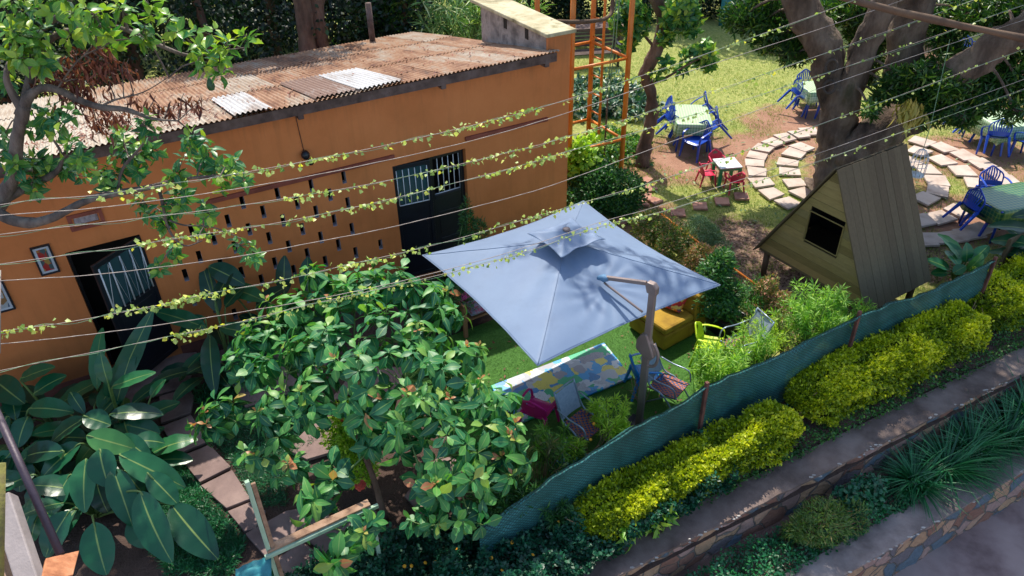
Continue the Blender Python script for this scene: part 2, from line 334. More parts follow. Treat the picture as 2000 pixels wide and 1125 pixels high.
# ================================================================ BUILDING
def stucco():
    m, nt, P = newmat('stucco'); L = nt.links; v = coords(nt); n = noise(nt, v, 1.1, 7, .65)
    r = ramp(nt, [(.52, .16, .042), (.60, .19, .054), (.65, .217, .066)], [.3, .5, .7]); L.new(n, r.inputs[0])
    st = noise(nt, coords(nt, (3, 3, .25)), 2.2, 6); k = nt.nodes.new('ShaderNodeMapRange'); k.inputs[1].default_value = .5; k.inputs[2].default_value = .8; k.inputs[4].default_value = .38; L.new(st, k.inputs[0])
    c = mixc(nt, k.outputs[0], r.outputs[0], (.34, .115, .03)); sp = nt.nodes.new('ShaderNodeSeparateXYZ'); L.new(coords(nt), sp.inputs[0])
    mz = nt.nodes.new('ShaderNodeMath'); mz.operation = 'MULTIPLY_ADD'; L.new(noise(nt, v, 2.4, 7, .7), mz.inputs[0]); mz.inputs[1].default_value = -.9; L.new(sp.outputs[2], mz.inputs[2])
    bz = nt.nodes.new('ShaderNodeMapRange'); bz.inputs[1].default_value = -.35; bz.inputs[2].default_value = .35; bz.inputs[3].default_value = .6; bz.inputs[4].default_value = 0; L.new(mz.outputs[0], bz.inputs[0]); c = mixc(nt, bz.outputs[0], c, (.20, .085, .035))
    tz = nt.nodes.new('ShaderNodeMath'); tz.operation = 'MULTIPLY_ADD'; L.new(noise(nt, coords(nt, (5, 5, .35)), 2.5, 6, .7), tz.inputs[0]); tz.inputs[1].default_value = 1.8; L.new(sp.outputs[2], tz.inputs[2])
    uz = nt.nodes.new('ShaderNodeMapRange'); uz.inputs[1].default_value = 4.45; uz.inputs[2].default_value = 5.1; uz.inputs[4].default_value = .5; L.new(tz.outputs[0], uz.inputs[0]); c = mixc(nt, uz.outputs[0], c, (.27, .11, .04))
    L.new(c, P.inputs['Base Color']); P.inputs['Roughness'].default_value = .7; bump(nt, P, noise(nt, v, 130, 4), .25, .006)
stucco()
pm('stucco_red', [(.16, .035, .02), (.24, .055, .035), (.28, .07, .045)], 3, .6, .3)
pm('reveal', [(.30, .26, .29), (.50, .45, .50)], 14, .9, .4)
pm('dark_room', (.02, .016, .014), 3, .9, 0)  # near-black colour stands in for unlit insides
pm('fascia_wood', [(.05, .03, .026), (.11, .07, .06), (.16, .11, .10)], 5, .85, .5, 40)
pm('black_paint', [(.006, .008, .014), (.010, .013, .022)], 4, .35, .1)
pm('white_bar', [(.55, .58, .62), (.72, .74, .78)], 8, .45, .1)
pm('plinth', [(.10, .03, .025), (.17, .06, .05)], 3, .8, .3)
pm('concrete_old', [(.05, .045, .045), (.22, .19, .18), (.38, .33, .31), (.12, .10, .10)], 2.4, .95, .8, 40, bdist=.02)
pm('lid_moss', [(.14, .12, .06), (.38, .33, .20), (.52, .47, .32), (.26, .23, .12)], 2.2, .95, .6, 50)
def glassy():
    m, nt, P = newmat('pane'); P.inputs['Base Color'].default_value = (.03, .075, .085, 1); P.inputs['Roughness'].default_value = .15
    bump(nt, P, noise(nt, coords(nt), 25, 3), .15)
glassy()
def W(t, z, o=0.0): return BO+U*t+N*o+Z*z
WAX = (U, N, Z)
house = thing('orange_building', W(-6, 0), 'long orange rendered building under a rusty corrugated iron roof', 'building')
slots = []
for r_, zt in enumerate([2.60, 2.35, 2.11, 1.86, 1.61, 1.37, 1.12, .87, .62, .38]):
    for k in range(6):
        t = -4.45-.557*k-(.28 if r_ % 2 else 0)
        if t > -7.25: slots.append((t-.036, t+.036, zt-.225, zt))
slots.append((-4.015, -3.945, .93, 1.13))
RD = (-3.59, -2.19, .1, 2.46); LD = (-8.7, -7.68, .18, 2.39); VG = (-8.44, -8.12, 2.76, 2.88)
opens = slots+[RD, LD, VG]
ts = sorted(set([-14.0, 0.0]+[round(o[0], 4) for o in opens]+[round(o[1], 4) for o in opens])); zs = sorted(set([-.1, 3.86]+[round(o[2], 4) for o in opens]+[round(o[3], 4) for o in opens]))
mb = MB()
for i in range(len(ts)-1):
    for j in range(len(zs)-1):
        tc = (ts[i]+ts[i+1])/2; zc = (zs[j]+zs[j+1])/2
        if any(o[0] < tc < o[1] and o[2] < zc < o[3] for o in opens): continue
        mb.add([W(ts[i], zs[j]), W(ts[i+1], zs[j]), W(ts[i+1], zs[j+1]), W(ts[i], zs[j+1])], [(0, 1, 2, 3)])
for o in opens:
    a, b, c, d = o; D = -.13 if o in slots else -.17; mi = 1 if o in slots else 0
    for p, q in (((a, c), (b, c)), ((b, c), (b, d)), ((b, d), (a, d)), ((a, d), (a, c))):
        mb.add([W(p[0], p[1]), W(q[0], q[1]), W(q[0], q[1], D), W(p[0], p[1], D)], [(3, 2, 1, 0)], mi)
mb.add([W(0, -.1), W(0, -.1, -6.2), W(0, 2.5, -6.2), W(0, 3.86)], [(0, 1, 2, 3)])          # gable walls and back
mb.add([W(-14, -.1), W(-14, -.1, -6.2), W(-14, 2.5, -6.2), W(-14, 3.86)], [(3, 2, 1, 0)])
mb.add([W(0, -.1, -6.2), W(-14, -.1, -6.2), W(-14, 2.5, -6.2), W(0, 2.5, -6.2)], [(0, 1, 2, 3)])
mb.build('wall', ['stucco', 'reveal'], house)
mb = MB(); mb.box(W(-7, 1.8, -.9), (13.8, .02, 3.5), WAX); mb.box(W(-7, 0.02, -.5), (13.8, .8, .02), WAX); mb.build('dark_backing', 'dark_room', house)  # dark backing added so the openings look unlit
mb = MB(); mb.box(W(-11.4, .07, .006), (5.3, .014, .3), WAX); mb.box(W(-5.63, .07, .006), (4.02, .014, .3), WAX); mb.box(W(-1.1, .07, .006), (2.1, .014, .3), WAX); mb.build('plinth', 'plinth', house)
for a, b in ((-6.72, -3.54), (-2.19, -.48)):
    mb = MB(); mb.box(W((a+b)/2, 2.645, .02), (b-a, .05, .07), WAX); mb.build('lintel_band', 'stucco_red', house, bevel=.006)
# roof
def roofmat(name, cols, pos):
    m, nt, P = newmat(name); L = nt.links; a = nt.nodes.new('ShaderNodeAttribute'); a.attribute_name = 'tint'
    v = coords(nt, (1, .22, 1), -math.radians(29)); n = noise(nt, v, 2.6, 9, .7); q = nt.nodes.new('ShaderNodeMath'); q.operation = 'MULTIPLY_ADD'; L.new(n, q.inputs[0]); q.inputs[1].default_value = 1.25; L.new(a.outputs['Fac'], q.inputs[2])
    r = ramp(nt, cols, pos); L.new(q.outputs[0], r.inputs[0]); f = noise(nt, coords(nt), 30, 5)
    L.new(mixc(nt, f, mixc(nt, 1.0, r.outputs[0], (.7, .66, .62), 'MULTIPLY'), mixc(nt, 1.0, r.outputs[0], (1.25, 1.25, 1.25), 'MULTIPLY')), P.inputs['Base Color'])
    P.inputs['Roughness'].default_value = .62; P.inputs['Metallic'].default_value = .0; bump(nt, P, f, .25)
roofmat('rusty_iron', [(.09, .045, .028), (.21, .095, .045), (.31, .17, .095), (.32, .25, .19), (.44, .39, .33)], [.34, .48, .60, .74, .92])
roofmat('grey_sheet', [(.20, .12, .09), (.34, .30, .28), (.45, .45, .46), (.52, .52, .54)], [.55, .68, .8, 1])
EZ = 3.95; RK = .2; EO = .25
def R(t, dn, dz=0.0): return W(t, EZ-RK*dn+dz, EO-dn)     # dn = distance back from the eave
def corr(mb, tint, t0, t1, d0, d1, dz, tv, pitch=.076, amp=.016, sag=0):
    nw = max(2, int((t1-t0)/pitch*6)); nr = 6; st = len(mb.v)
    def fn(u, v):
        t = t0+(t1-t0)*u; d = d0+(d1-d0)*v; return R(t, d, dz+amp*math.cos(2*math.pi*t/pitch)+.012*mnoise.noise(Vector((t*1.3, d*.9, 2)))+sag*u)
    mb.sheet(fn, nw, nr); tint += [tv]*(len(mb.v)-st)
mb = MB(); tint = []; t = -14.0; q = 0
while t < -.45:
    t2 = min(t+.76, -.42); lift = [RNG.uniform(-.02, .02) for _ in range(3)]
    for r_, (d0, d1) in enumerate(((0, 2.35), (2.2, 4.5), (4.35, 6.65))):
        tv = RNG.normal(.0, .06)+(.22 if t < -8.6 else .22*max(0, 1-(t+8.6)/1.5))+(.08 if t < -6 and r_ == 0 else 0)
        if r_ == 0 and (-7.5 < t < -6.9): tv += .1
        corr(mb, tint, t, t2+.03, d0+RNG.uniform(-.02, .02), d1, .012*(2-r_)*-1+.03+(.004 if q % 2 else 0), tv)
    t = t2; q += 1
mb.build('roof', 'rusty_iron', house, True, attr=tint)
for a, b, d0, d1, tv in ((-6.0, -5.42, 0, 2.05, .16), (-4.05, -3.3, .05, 2.3, .2), (-4.75, -4.08, .06, 2.3, -.12)):
    mb = MB(); tint = []; corr(mb, tint, a, b, d0, d1, .045, tv); o = mb.build('roof_sheet', 'grey_sheet', house, True, attr=tint); o['label'] = 'pale galvanised sheet patched into the roof'
mb = MB(); mb.box(W(-7.22, EZ-.105, EO-.05), (13.6, .03, .15), (U, N, Z)); mb.build('fascia', 'fascia_wood', house)
for t in (-9.9, -7.5, -5.02, -2.62, -.62):
    mb = MB(); mb.box(W(t, 3.76, .09), (.09, .26, .12), WAX); mb.build('rafter_end', 'fascia_wood', house, bevel=.008)
# parapet block with mossy lid on the right gable
mb = MB(); mb.box(W(-.24, 3.99, -.02), (.48, .06, .36), WAX)
mb.build('gable_stub', 'stucco', house)
mb = MB(); mb.box(W(-.24, 3.42, -1.32), (.44, 2.5, 1.52), WAX)
pb = mb.build('parapet_block', 'concrete_old', house, bevel=.02)
for dn in (-.75, -1.55):
    mb = MB(); mb.box(W(-.465, 4.02, dn), (.012, .11, .2), WAX); mb.build('vent_slot', 'dark_room', pb)
mb = MB(); mb.prism([W(-.56, 4.16, .1), W(.06, 4.16, .1), W(.06, 4.17, -2.75), W(-.6, 4.17, -2.75)], .07); mb.build('parapet_lid', 'lid_moss', house, bevel=.015)
p = at(868, 62, 3.0); mb = MB(); mb.tube([R(-1.6, 6.2, -.1), R(-1.6, 6.2, .9)], .07, 12); o = mb.build('flue_pipe', 'fascia_wood', house, True)
# doors
def door_leaf(nm, hinge, free, z0, z1, zb, zigzag, parent, label=None, glass=True, th=.045, gs=1):
    h = Vector((hinge.x, hinge.y, 0)); f = Vector((free.x, free.y, 0)); d = f-h; L = d.length; d.normalize(); n = d.cross(Z); ax = (d, n, Z)
    def D(a, z, o=0): return h+d*a+n*o+Z*z
    mb = MB()
    for a in (.035, L-.035): mb.box(D(a, (z0+z1)/2), (.07, th, z1-z0), ax)
    for z in (z0+.04, z1-.04, zb): mb.box(D(L/2, z), (L-.142, th-.006, .08), ax)
    mb.box(D(L/2, (z0+zb)/2), (L-.14, th*.4, zb-z0-.08), ax)
    zz = z0+.12
    while zz < zb-.35: mb.box(D(L/2, zz+.28), (L-.26, th*.75, .46), ax); zz += .56
    lf = mb.build(nm, 'black_paint', parent, bevel=.006)
    if label: lf['label'] = label
    if glass: mb = MB(); mb.box(D(L/2, (zb+z1)/2), (L-.14, .008, z1-zb-.12), ax); mb.build('pane', 'pane', lf)
    mb = MB(); a0, a1, b0, b1 = .07, L-.07, zb+.05, z1-.09
    for o in (th*.62*gs,):
        if not zigzag:
            k = 5
            for i in range(k+1): mb.tube([D(a0+(a1-a0)*i/k, b0, o), D(a0+(a1-a0)*i/k, b1, o)], .009, 6)
            mb.tube([D(a0, b0, o), D(a1, b0, o)], .011, 6)
        else:
            for i in range(5): mb.tube([D(a0+(a1-a0)*i/4, b0, o), D(a0+(a1-a0)*i/4, b1, o)], .012, 6)
            P_ = [(0, 1), (.12, 0), (.25, 1), (.38, .0), (.5, 1), (.62, 0), (.8, 1), (1, .1)]
            mb.tube([D(a0+(a1-a0)*x, b0+(b1-b0)*y, o+.012*gs) for x, y in P_], .007, 5)
    mb.build('window_grille', 'white_bar', lf, True); return lf
door_leaf('door_leaf', W(RD[0]+.01, 0, -.09), W(RD[0]+.70, 0, -.02), .1, 2.42, 1.60, False, house)
door_leaf('door_leaf', W(RD[1]-.01, 0, -.12), W(RD[1]-.69, 0, -.10), .1, 2.44, 1.60, False, house, glass=False)
fr = at(178, 520, 2.37)
door_leaf('door_leaf', W(LD[1]-.01, 0, .0), fr, .2, 2.37, 1.45, True, house, 'black door leaf standing open with white zigzag bars', gs=-1)
for a, b, z0, z1 in (RD, LD):
    mb = MB()
    for t in (a+.02, b-.02): mb.box(W(t, (z0+z1)/2, -.15), (.04, .05, z1-z0), WAX)
    mb.box(W((a+b)/2, z1-.02, -.15), (b-a-.08, .05, .04), WAX)
    mb.build('door_frame', 'black_paint', house)
# small carved grille high on the wall
mb = MB(); c = W(-8.28, 2.82, .012)
for dz in (-.1, .1): mb.box(c+Z*dz, (.46, .03, .05), WAX)
for dt in (-.205, .205): mb.box(c+U*dt, (.05, .03, .15), WAX)
vg = mb.build('vent_frame', 'stucco_red', house)
mb = MB(); mb.box(W(-8.28, 2.82, -.05), (.31, .02, .12), WAX)
for i in range(9): mb.tube([W(-8.43+i*.0375, 2.765, -.03), W(-8.43+(i+(1 if i % 2 else -1)*.6)*.0375, 2.875, -.03)], .004, 4)
mb.build('vent_fretwork', 'reveal', vg)
# lamp and cable, pictures
lt_, lz = wt(594, 300)
lamp = thing('wall_lamp', W(lt_, lz), 'small black lantern on a cable high on the orange wall', 'lamp')
mb = MB(); mb.lathe(W(lt_, lz-.07, .07), [(.03, 0), (.065, .04), (.07, .09), (.04, .14)], 14); mb.build('lamp_shade', 'black_paint', lamp, True)
mb = MB(); mb.lathe(W(lt_+.06, lz-.17, .09), [(.03, 0), (.05, .03), (.05, .07), (.02, .1)], 12); mb.build('lamp_head', 'black_paint', lamp, True)
mb = MB(); mb.tube([W(lt_, lz+.05, .015), W(lt_-.03, 3.78, .015)], .006, 5); mb.build('cable', 'black_paint', lamp)
def picmat(name, cells):
    m, nt, P = newmat(name); L = nt.links; v = coords(nt, (14, 14, 9)); vo = nt.nodes.new('ShaderNodeTexVoronoi'); vo.inputs['Scale'].default_value = 1.2; L.new(v, vo.inputs['Vector'])
    s = nt.nodes.new('ShaderNodeSeparateColor'); L.new(vo.outputs['Color'], s.inputs[0]); r = ramp(nt, cells, None, 'CONSTANT'); L.new(s.outputs[0], r.inputs[0]); L.new(r.outputs[0], P.inputs['Base Color']); P.inputs['Roughness'].default_value = .3
picmat('picture_red', [(.35, .01, .02), (.30, .03, .02), (.05, .09, .10), (.32, .20, .05), (.06, .03, .03)])
picmat('picture_blue', [(.05, .09, .16), (.25, .14, .06), (.35, .38, .4), (.03, .03, .05)])
pm('mount_board', (.45, .5, .58), 3, .6, 0)
def picture(t, z, w_, h, mat, label):
    r = thing('framed_picture', W(t, z-h/2), label, 'picture', 'framed pictures on the orange wall')
    mb = MB()
    for s in (-1, 1): mb.box(W(t+s*(w_/2-.012), z, .02), (.024, .03, h), WAX); mb.box(W(t, z+s*(h/2-.012), .02), (w_-.048, .03, .024), WAX)
    mb.build('frame', 'black_paint', r); mb = MB(); mb.box(W(t, z, .012), (w_-.048, .012, h-.048), WAX); mb.build('mount', 'mount_board', r)
    mb = MB(); mb.box(W(t, z, .022), (w_-.12, .006, h-.12), WAX); mb.build('print', mat, r)
picture(-8.96, 2.37, .25, .47, 'picture_red', 'small portrait picture in a black frame with red print')
picture(-9.72, 1.98, .34, .5, 'picture_blue', 'black framed picture cut by the left edge of the view')
# ================================================================ GARDEN OBJECTS
pm('slab', [(.36, .27, .22), (.50, .40, .34), (.56, .47, .41)], 2.5, .9, .35, 80)
pm('slab_dark', [(.13, .085, .08), (.22, .15, .14), (.30, .21, .19)], 1.8, .9, .4, 60)
pm('brick_red', [(.28, .12, .08), (.42, .21, .15), (.48, .28, .2)], 6, .9, .4, 60)
def slab(poly, z, label, group, mat='slab', name='paving_slab', h=.05):
    c = sum((Vector(q) for q in poly), Vector())/len(poly); mb = MB(); mb.prism([Vector((q[0]-c.x, q[1]-c.y, 0)) for q in poly], h)
    o = mb.build(name, mat, None, bevel=.008); o.location = (c.x, c.y, z-h*.4); o.rotation_euler = (random.uniform(-.012, .012), random.uniform(-.012, .012), 0)
    return tag(o, label, 'slab', group)
RS = [(1250+x/3.88, 130+y/3.88, 'L') for x, y in [(1285, 495), (1210, 515), (1100, 540), (1010, 577), (935, 622), (885, 678), (870, 735), (885, 800), (920, 880), (995, 962), (1120, 1035)]]
RS2 = [(1250+x/3.88, 130+y/3.88, 'l') for x, y in [(1230, 615), (1165, 660), (1120, 730), (1130, 800), (1170, 885), (1235, 960)]]
RS3 = [(1650+x/3.749, 180+y/3.749, 'R') for x, y in [(560, 365), (720, 408), (875, 465), (1000, 525), (1105, 590), (1190, 650), (540, 435), (710, 503), (855, 580), (960, 670)]]
RS4 = [(1650+x/3.749, 180+y/3.749, 'r') for x, y in [(600, 570), (670, 650), (680, 725), (590, 780), (470, 510)]]
RS5 = [(1650+x/3.749, 180+y/3.749, 'F') for x, y in [(570, 940), (700, 920), (830, 870), (900, 1040), (780, 1065), (650, 1075), (560, 1085), (990, 1000)]]
LB = {'L': ('pale paving slab in the outer ring left of the big tree', 'outer ring slabs left of the tree'), 'l': ('pale paving slab in the inner ring close to the left side of the big trunk', 'inner ring slabs left of the tree'),
      'R': ('pale paving slab in the curved rows right of the big trunk', 'ring slabs right of the tree'), 'r': ('pale slab in the innermost curve right of the wooden playhouse', 'innermost ring slabs'), 'F': ('shaded slab in the front curve near the green clothed table', 'front ring slabs')}
for x, y, k in RS+RS2+RS3+RS4+RS5:
    c = at(x, y, .03); d = (c-RING); d.z = 0; d.normalize(); tn = Z.cross(d); a = .228*random.uniform(.92, 1.08); b = (.205 if k in 'Ll' else .25)*random.uniform(.92, 1.08)
    if k == 'F': a *= .95; b *= .95
    e = random.uniform(-.12, .12); d, tn = d*math.cos(e)+tn*math.sin(e), tn*math.cos(e)-d*math.sin(e)
    pl = [c+d*a*i*(1 if i > 0 else 1)+tn*b*j*(1.08 if i > 0 else .88)+Vector((random.uniform(-.02, .02), random.uniform(-.02, .02), 0)) for i, j in ((-1, -1), (1, -1), (1, 1), (-1, 1))]
    slab(pl, .03, *LB[k])
for x, y in ((1324, 416), (1367, 403), (1410, 394), (1448, 384)):
    c = at(x, y, .02); slab([c+Vector((a*.17, b*.17, 0)) for a, b in ((-1, -.8), (.8, -1), (1, .8), (-.8, 1))], .02, 'small reddish stepping slab in the row crossing the grass behind the parasol', 'small stepping slabs in the grass', 'brick_red')
for i, (x, y) in enumerate(((1262, 352), (1270, 368), (1262, 384), (1278, 392), (1252, 398), (1240, 412), (1258, 418), (1230, 425), (1215, 432), (1243, 432))):
    c = at(x, y, .02); e = random.uniform(0, 3); q = [Vector((math.cos(e+k*1.57+random.uniform(-.2, .2)), math.sin(e+k*1.57), 0))*random.uniform(.16, .21) for k in range(4)]
    slab([c+k for k in q], .02, 'reddish broken paving piece on the narrow path beside the orange tower', 'broken red paving pieces', 'brick_red')
# purple-grey flags of the path at lower left
PATH = [[(200, 745), (300, 700), (385, 690), (368, 755), (310, 772), (215, 800)], [(312, 776), (370, 759), (380, 775), (373, 808), (315, 829)], [(316, 836), (374, 813), (408, 864), (350, 888)], [(351, 895), (410, 871), (452, 914), (391, 944)],
        [(393, 951), (454, 920), (490, 976), (443, 995)], [(445, 1001), (491, 982), (520, 1000), (500, 1035), (478, 1040)], [(560, 880), (640, 800), (700, 770), (760, 800), (700, 870), (600, 900)], [(480, 1045), (560, 1000), (640, 985), (645, 1015), (590, 1050), (520, 1090)],
        [(600, 1055), (650, 1020), (735, 1000), (745, 1060), (640, 1085)], [(540, 1095), (590, 1060), (635, 1090), (720, 1075), (740, 1135), (540, 1140)], [(790, 970), (860, 890), (900, 900), (880, 985), (830, 1010)], [(640, 790), (700, 715), (790, 720), (770, 790), (700, 762)], [(420, 690), (560, 640), (680, 660), (600, 760), (480, 800)]]
PL_ = ['large dark apron slab at the foot of the wall by the open door', 'topmost of the narrow path slabs right of the big leafed clump', 'second path slab right of the big leafed clump', 'third path slab down beside the big leafed clump', 'fourth path slab down beside the grassy edge', 'small fifth path slab near the green timber post',
    'broad flagstone under the left side of the shrub', 'reddish flagstone behind the green timber post', 'flagstone right of the green timber crossbar', 'lowest flagstone at the bottom edge of the view', 'narrow flagstone under the right side of the shrub', 'flagstone under the middle of the shrub near the turf', 'flagstone near the wall behind the shrub']
for i, pl in enumerate(PATH): slab([at(x, y, .03) for x, y in pl], .03, PL_[i], 'flagstones of the shaded path', 'slab_dark', 'flagstone')

# ---- plastic chairs
pm('blue_plastic', [(.008, .05, .36), (.010, .065, .45)], 3, .3, .03, 60)
pm('blue2_plastic', [(.01, .12, .42), (.012, .16, .50)], 3, .35, .03, 60)
pm('red_plastic', [(.55, .012, .06), (.62, .02, .085)], 3, .4, .03, 60)
pm('lime_plastic', [(.42, .60, .01), (.5, .68, .015)], 3, .4, .03, 60)
pm('cyan_plastic', [(.008, .22, .62), (.012, .27, .7)], 3, .35, .03, 60)
pm('magenta_plastic', [(.50, .01, .16), (.58, .015, .2)], 3, .35, .03, 60)
pm('green_plastic', [(.01, .20, .075), (.015, .27, .10)], 3, .4, .03, 60)
pm('white_plastic', [(.62, .68, .70), (.75, .80, .82)], 3, .45, .03, 60)
def chair(label, group, mat='blue_plastic', k=1.0, solid=False, cat='chair'):
    r = thing('plastic_chair', (0, 0, 0), label, cat, group); B = dict(parent=r, world=False)
    V = lambda x, y, z: Vector((x*k, y*k, z*k))
    mb = MB()   # seat: dished, rounded front, thin shell (front is -y)
    def st(o):
        def fn(u, v):
            x = (u-.5)*.48*(1-.12*v); y = -.24+.46*v; z = .43+.018*(abs(u-.5)*2)**3-.014*math.sin(v*3.1)-(.035*(1-v*5)**2 if v < .2 else 0)+o
            return V(x, y, z)
        return fn
    mb.sheet(st(0), 10, 10).sheet(lambda u, v: st(-.02)(1-u, v), 10, 10)
    mb.build('seat', mat, smooth=True, **B)
    mb = MB()   # backrest: rim and splayed slats with gaps, or a solid shell with a hand hole
    def bk(u, h, o=0): # u -1..1, h 0..1
        wd = .215+.025*math.sin(h*3.1)-(0 if h < .55 else .12*((h-.55)/.45)**2.2); x = u*wd
        return V(x, .215+.10*h-.06*(u*u)*(1-h*.4)+o, .44+.40*h-.06*u*u*max(0, h-.5)*2)
    rim = [bk(-1, h) for h in np.linspace(0, .8, 7)]+[bk(u, .86+.14*math.sqrt(1-u*u)) for u in np.linspace(-.95, .95, 11)]+[bk(1, h) for h in np.linspace(.8, 0, 7)]
    mb.tube(rim, .017*k, 6)
    if solid:
        nn = 14
        for o, fl in ((.006, 0), (-.006, 1)):
            for i in range(nn):
                for j in range(nn):
                    us = [-1+2*i/nn, -1+2*(i+1)/nn]; hs = [.96*j/nn, .96*(j+1)/nn]; uc = sum(us)/2; hc = sum(hs)/2
                    if (uc/.42)**2+((hc-.74)/.13)**2 < 1: continue
                    lim = lambda u, h: min(h, .86+.14*math.sqrt(max(0, 1-u*u)))
                    q = [bk(us[0], lim(us[0], hs[0]), o), bk(us[1], lim(us[1], hs[0]), o), bk(us[1], lim(us[1], hs[1]), o), bk(us[0], lim(us[0], hs[1]), o)]
                    mb.add(q, [(0, 1, 2, 3) if fl else (3, 2, 1, 0)])
    else:
        for s in np.linspace(-1, 1, 7):
            a = [bk(s*(.45+.42*h), h) for h in np.linspace(.0, .93 if abs(s) < .7 else .8, 5)]
            for p, q in zip(a, a[1:]): mb.bar(p, q, .030*k*(1), .008*k, up=Vector((0, 1, .2)))
        mb.sheet(lambda u, v: bk((u*2-1)*.98, v*.26, .006), 8, 3).sheet(lambda u, v: bk((1-u*2)*.98, v*.26, -.004), 8, 3)
    mb.build('backrest', mat, smooth=not True, **B)
    for s in (-1, 1):
        mb = MB(); pts = smoothpts([bk(s, .5), V(s*.265, .10, .655), V(s*.275, -.1, .64), V(s*.265, -.21, .60), V(s*.25, -.235, .5), V(s*.235, -.22, .42)], 3)
        for p, q in zip(pts, pts[1:]): mb.bar(p, q, .042*k, .014*k, up=(q-p).cross(Vector((1, 0, 0))).normalized() if abs((q-p).x) < .9*(q-p).length else Z)
        mb.build('armrest', mat, smooth=False, **B)
        for y0, y1 in ((-.21, -.27), (.19, .29)):
            mb = MB(); a = V(s*.225, y0, .44); b = V(s*.265, y1, 0)
            mb.prism([a+V(-.028, -.02, 0), a+V(.028, -.02, 0), a+V(.028, .028, 0), a+V(-.028, .028, 0)], 0, Vector((0, 0, .001)))
            mb = MB(); q0 = [a+V(x, y, 0) for x, y in ((-.03, -.03), (.03, -.03), (.03, .03), (-.03, .03))]; q1 = [b+V(x, y, 0) for x, y in ((-.018, -.02), (.018, -.02), (.018, .02), (-.018, .02))]
            mb.add(q0+q1, [(0, 1, 2, 3), (7, 6, 5, 4)]+[(i, i+4, (i+1) % 4+4, (i+1) % 4) for i in range(4)]); mb.build('leg', mat, bevel=.006*k, **B)
    return r
def put(o, p, face, tip=0.0, k=1.0, dz=0.0):   # face = direction the seat looks, tip = tipping forward about the front feet
    e = math.atan2(face[1], face[0])+math.pi/2; o.rotation_mode = 'XYZ'
    M = Matrix.Translation(Vector((p[0], p[1], dz))) @ Matrix.Rotation(e, 4, 'Z') @ Matrix.Translation((0, -.28*k, 0)) @ Matrix.Rotation(tip, 4, 'X') @ Matrix.Translation((0, .28*k, 0))
    o.location = M.to_translation(); o.rotation_euler = M.to_euler()
def copy_tree(o, parent=None):
    c = o.copy(); COL.objects.link(c); c.parent = parent
    for ch in list(o.children): copy_tree(ch, c)
    return c
def cloth_mat(name, base, line, sc):
    m, nt, P = newmat(name); L = nt.links; v = coords(nt, (1, 1, 1), 0, True); sp = nt.nodes.new('ShaderNodeSeparateXYZ'); L.new(v, sp.inputs[0]); out = None
    for i in (0, 1, 2):
        a = nt.nodes.new('ShaderNodeMath'); a.operation = 'MULTIPLY'; a.inputs[1].default_value = sc; L.new(sp.outputs[i], a.inputs[0])
        f = nt.nodes.new('ShaderNodeMath'); f.operation = 'FRACT'; L.new(a.outputs[0], f.inputs[0]); g = nt.nodes.new('ShaderNodeMath'); g.operation = 'LESS_THAN'; g.inputs[1].default_value = .28; L.new(f.outputs[0], g.inputs[0])
        if out is None: out = g.outputs[0]
        else:
            h = nt.nodes.new('ShaderNodeMath'); h.operation = 'ADD'; L.new(out, h.inputs[0]); L.new(g.outputs[0], h.inputs[1]); out = h.outputs[0]
    h = nt.nodes.new('ShaderNodeMath'); h.operation = 'MULTIPLY'; h.inputs[1].default_value = .4; L.new(out, h.inputs[0])
    L.new(mixc(nt, h.outputs[0], base, line), P.inputs['Base Color']); P.inputs['Roughness'].default_value = .32; P.inputs['Coat Weight'].default_value = .3; bump(nt, P, noise(nt, v, 14, 3), .2, .01)
cloth_mat('cloth_sunlit', (.17, .34, .16), (.62, .74, .48), 15); cloth_mat('cloth_shaded', (.006, .10, .035), (.22, .28, .05), 12)
def table(c, ang, lx, ly, h, clothmat, lab_t, lab_c, drop=.3, legmat='blue_plastic'):
    r = thing('garden_table', (c[0], c[1], 0), lab_t, 'table', None, ang); B = dict(parent=r, world=False)
    MB().box((0, 0, h-.02), (lx-.03, ly-.03, .03)).build('tabletop', legmat, bevel=.01, **B)
    for a in (-1, 1):
        for b in (-1, 1): MB().tube([(a*(lx/2-.09), b*(ly/2-.09), h-.036), (a*(lx/2-.05), b*(ly/2-.05), 0)], [.032, .022], 8).build('leg', legmat, smooth=True, **B)
    n = 72; rad = .14
    def outline(i, grow, wob):
        q = 2*math.pi*i/n; cx_, sy = math.cos(q), math.sin(q); e = .22; x = math.copysign(abs(cx_)**e, cx_)*(lx/2+grow); y = math.copysign(abs(sy)**e, sy)*(ly/2+grow)
        wv = 1+wob*(math.sin(q*9+1)+.6*math.sin(q*17)); return x*wv, y*wv
    vs = [(0, 0, h+.004)]; fs = []
    rings = [(-.3, 0, h+.004), (-.1, 0, h+.004), (-.01, 0, h+.004), (.012, 0, h-.006), (.02, .004, h-.06), (.035, .018, h-drop*.6), (.055, .035, h-drop)]
    for g, wb, z in rings:
        for i in range(n): x, y = outline(i, g, wb); vs.append((x, y, z+(.03*math.sin(i*.5) if z == h-drop else 0)))
    fs += [(0, 1+i, 1+(i+1) % n) for i in range(n)]
    for k in range(len(rings)-1): fs += [(1+k*n+i, 1+(k+1)*n+i, 1+(k+1)*n+(i+1) % n, 1+k*n+(i+1) % n) for i in range(n)]
    mb = MB(); mb.add(vs, fs); o = mb.build('tablecloth', clothmat, None, True); o.location = (c[0], c[1], 0); o.rotation_euler = (0, 0, ang)
    md = o.modifiers.new('thick', 'SOLIDIFY'); md.thickness = .004; tag(o, lab_c, 'tablecloth'); return r
T1 = Vector((4.6, 18.2, 0)); T2 = Vector((8.35, 19.95, 0)); T3 = Vector((12.0, 17.6, 0)); T4 = Vector((10.15, 13.6, 0))
table(T1, -.1, .86, 1.3, .74, 'cloth_sunlit', 'table left of the big tree nearest the orange tower', 'pale sunlit green checked cloth on the table left of the big tree')
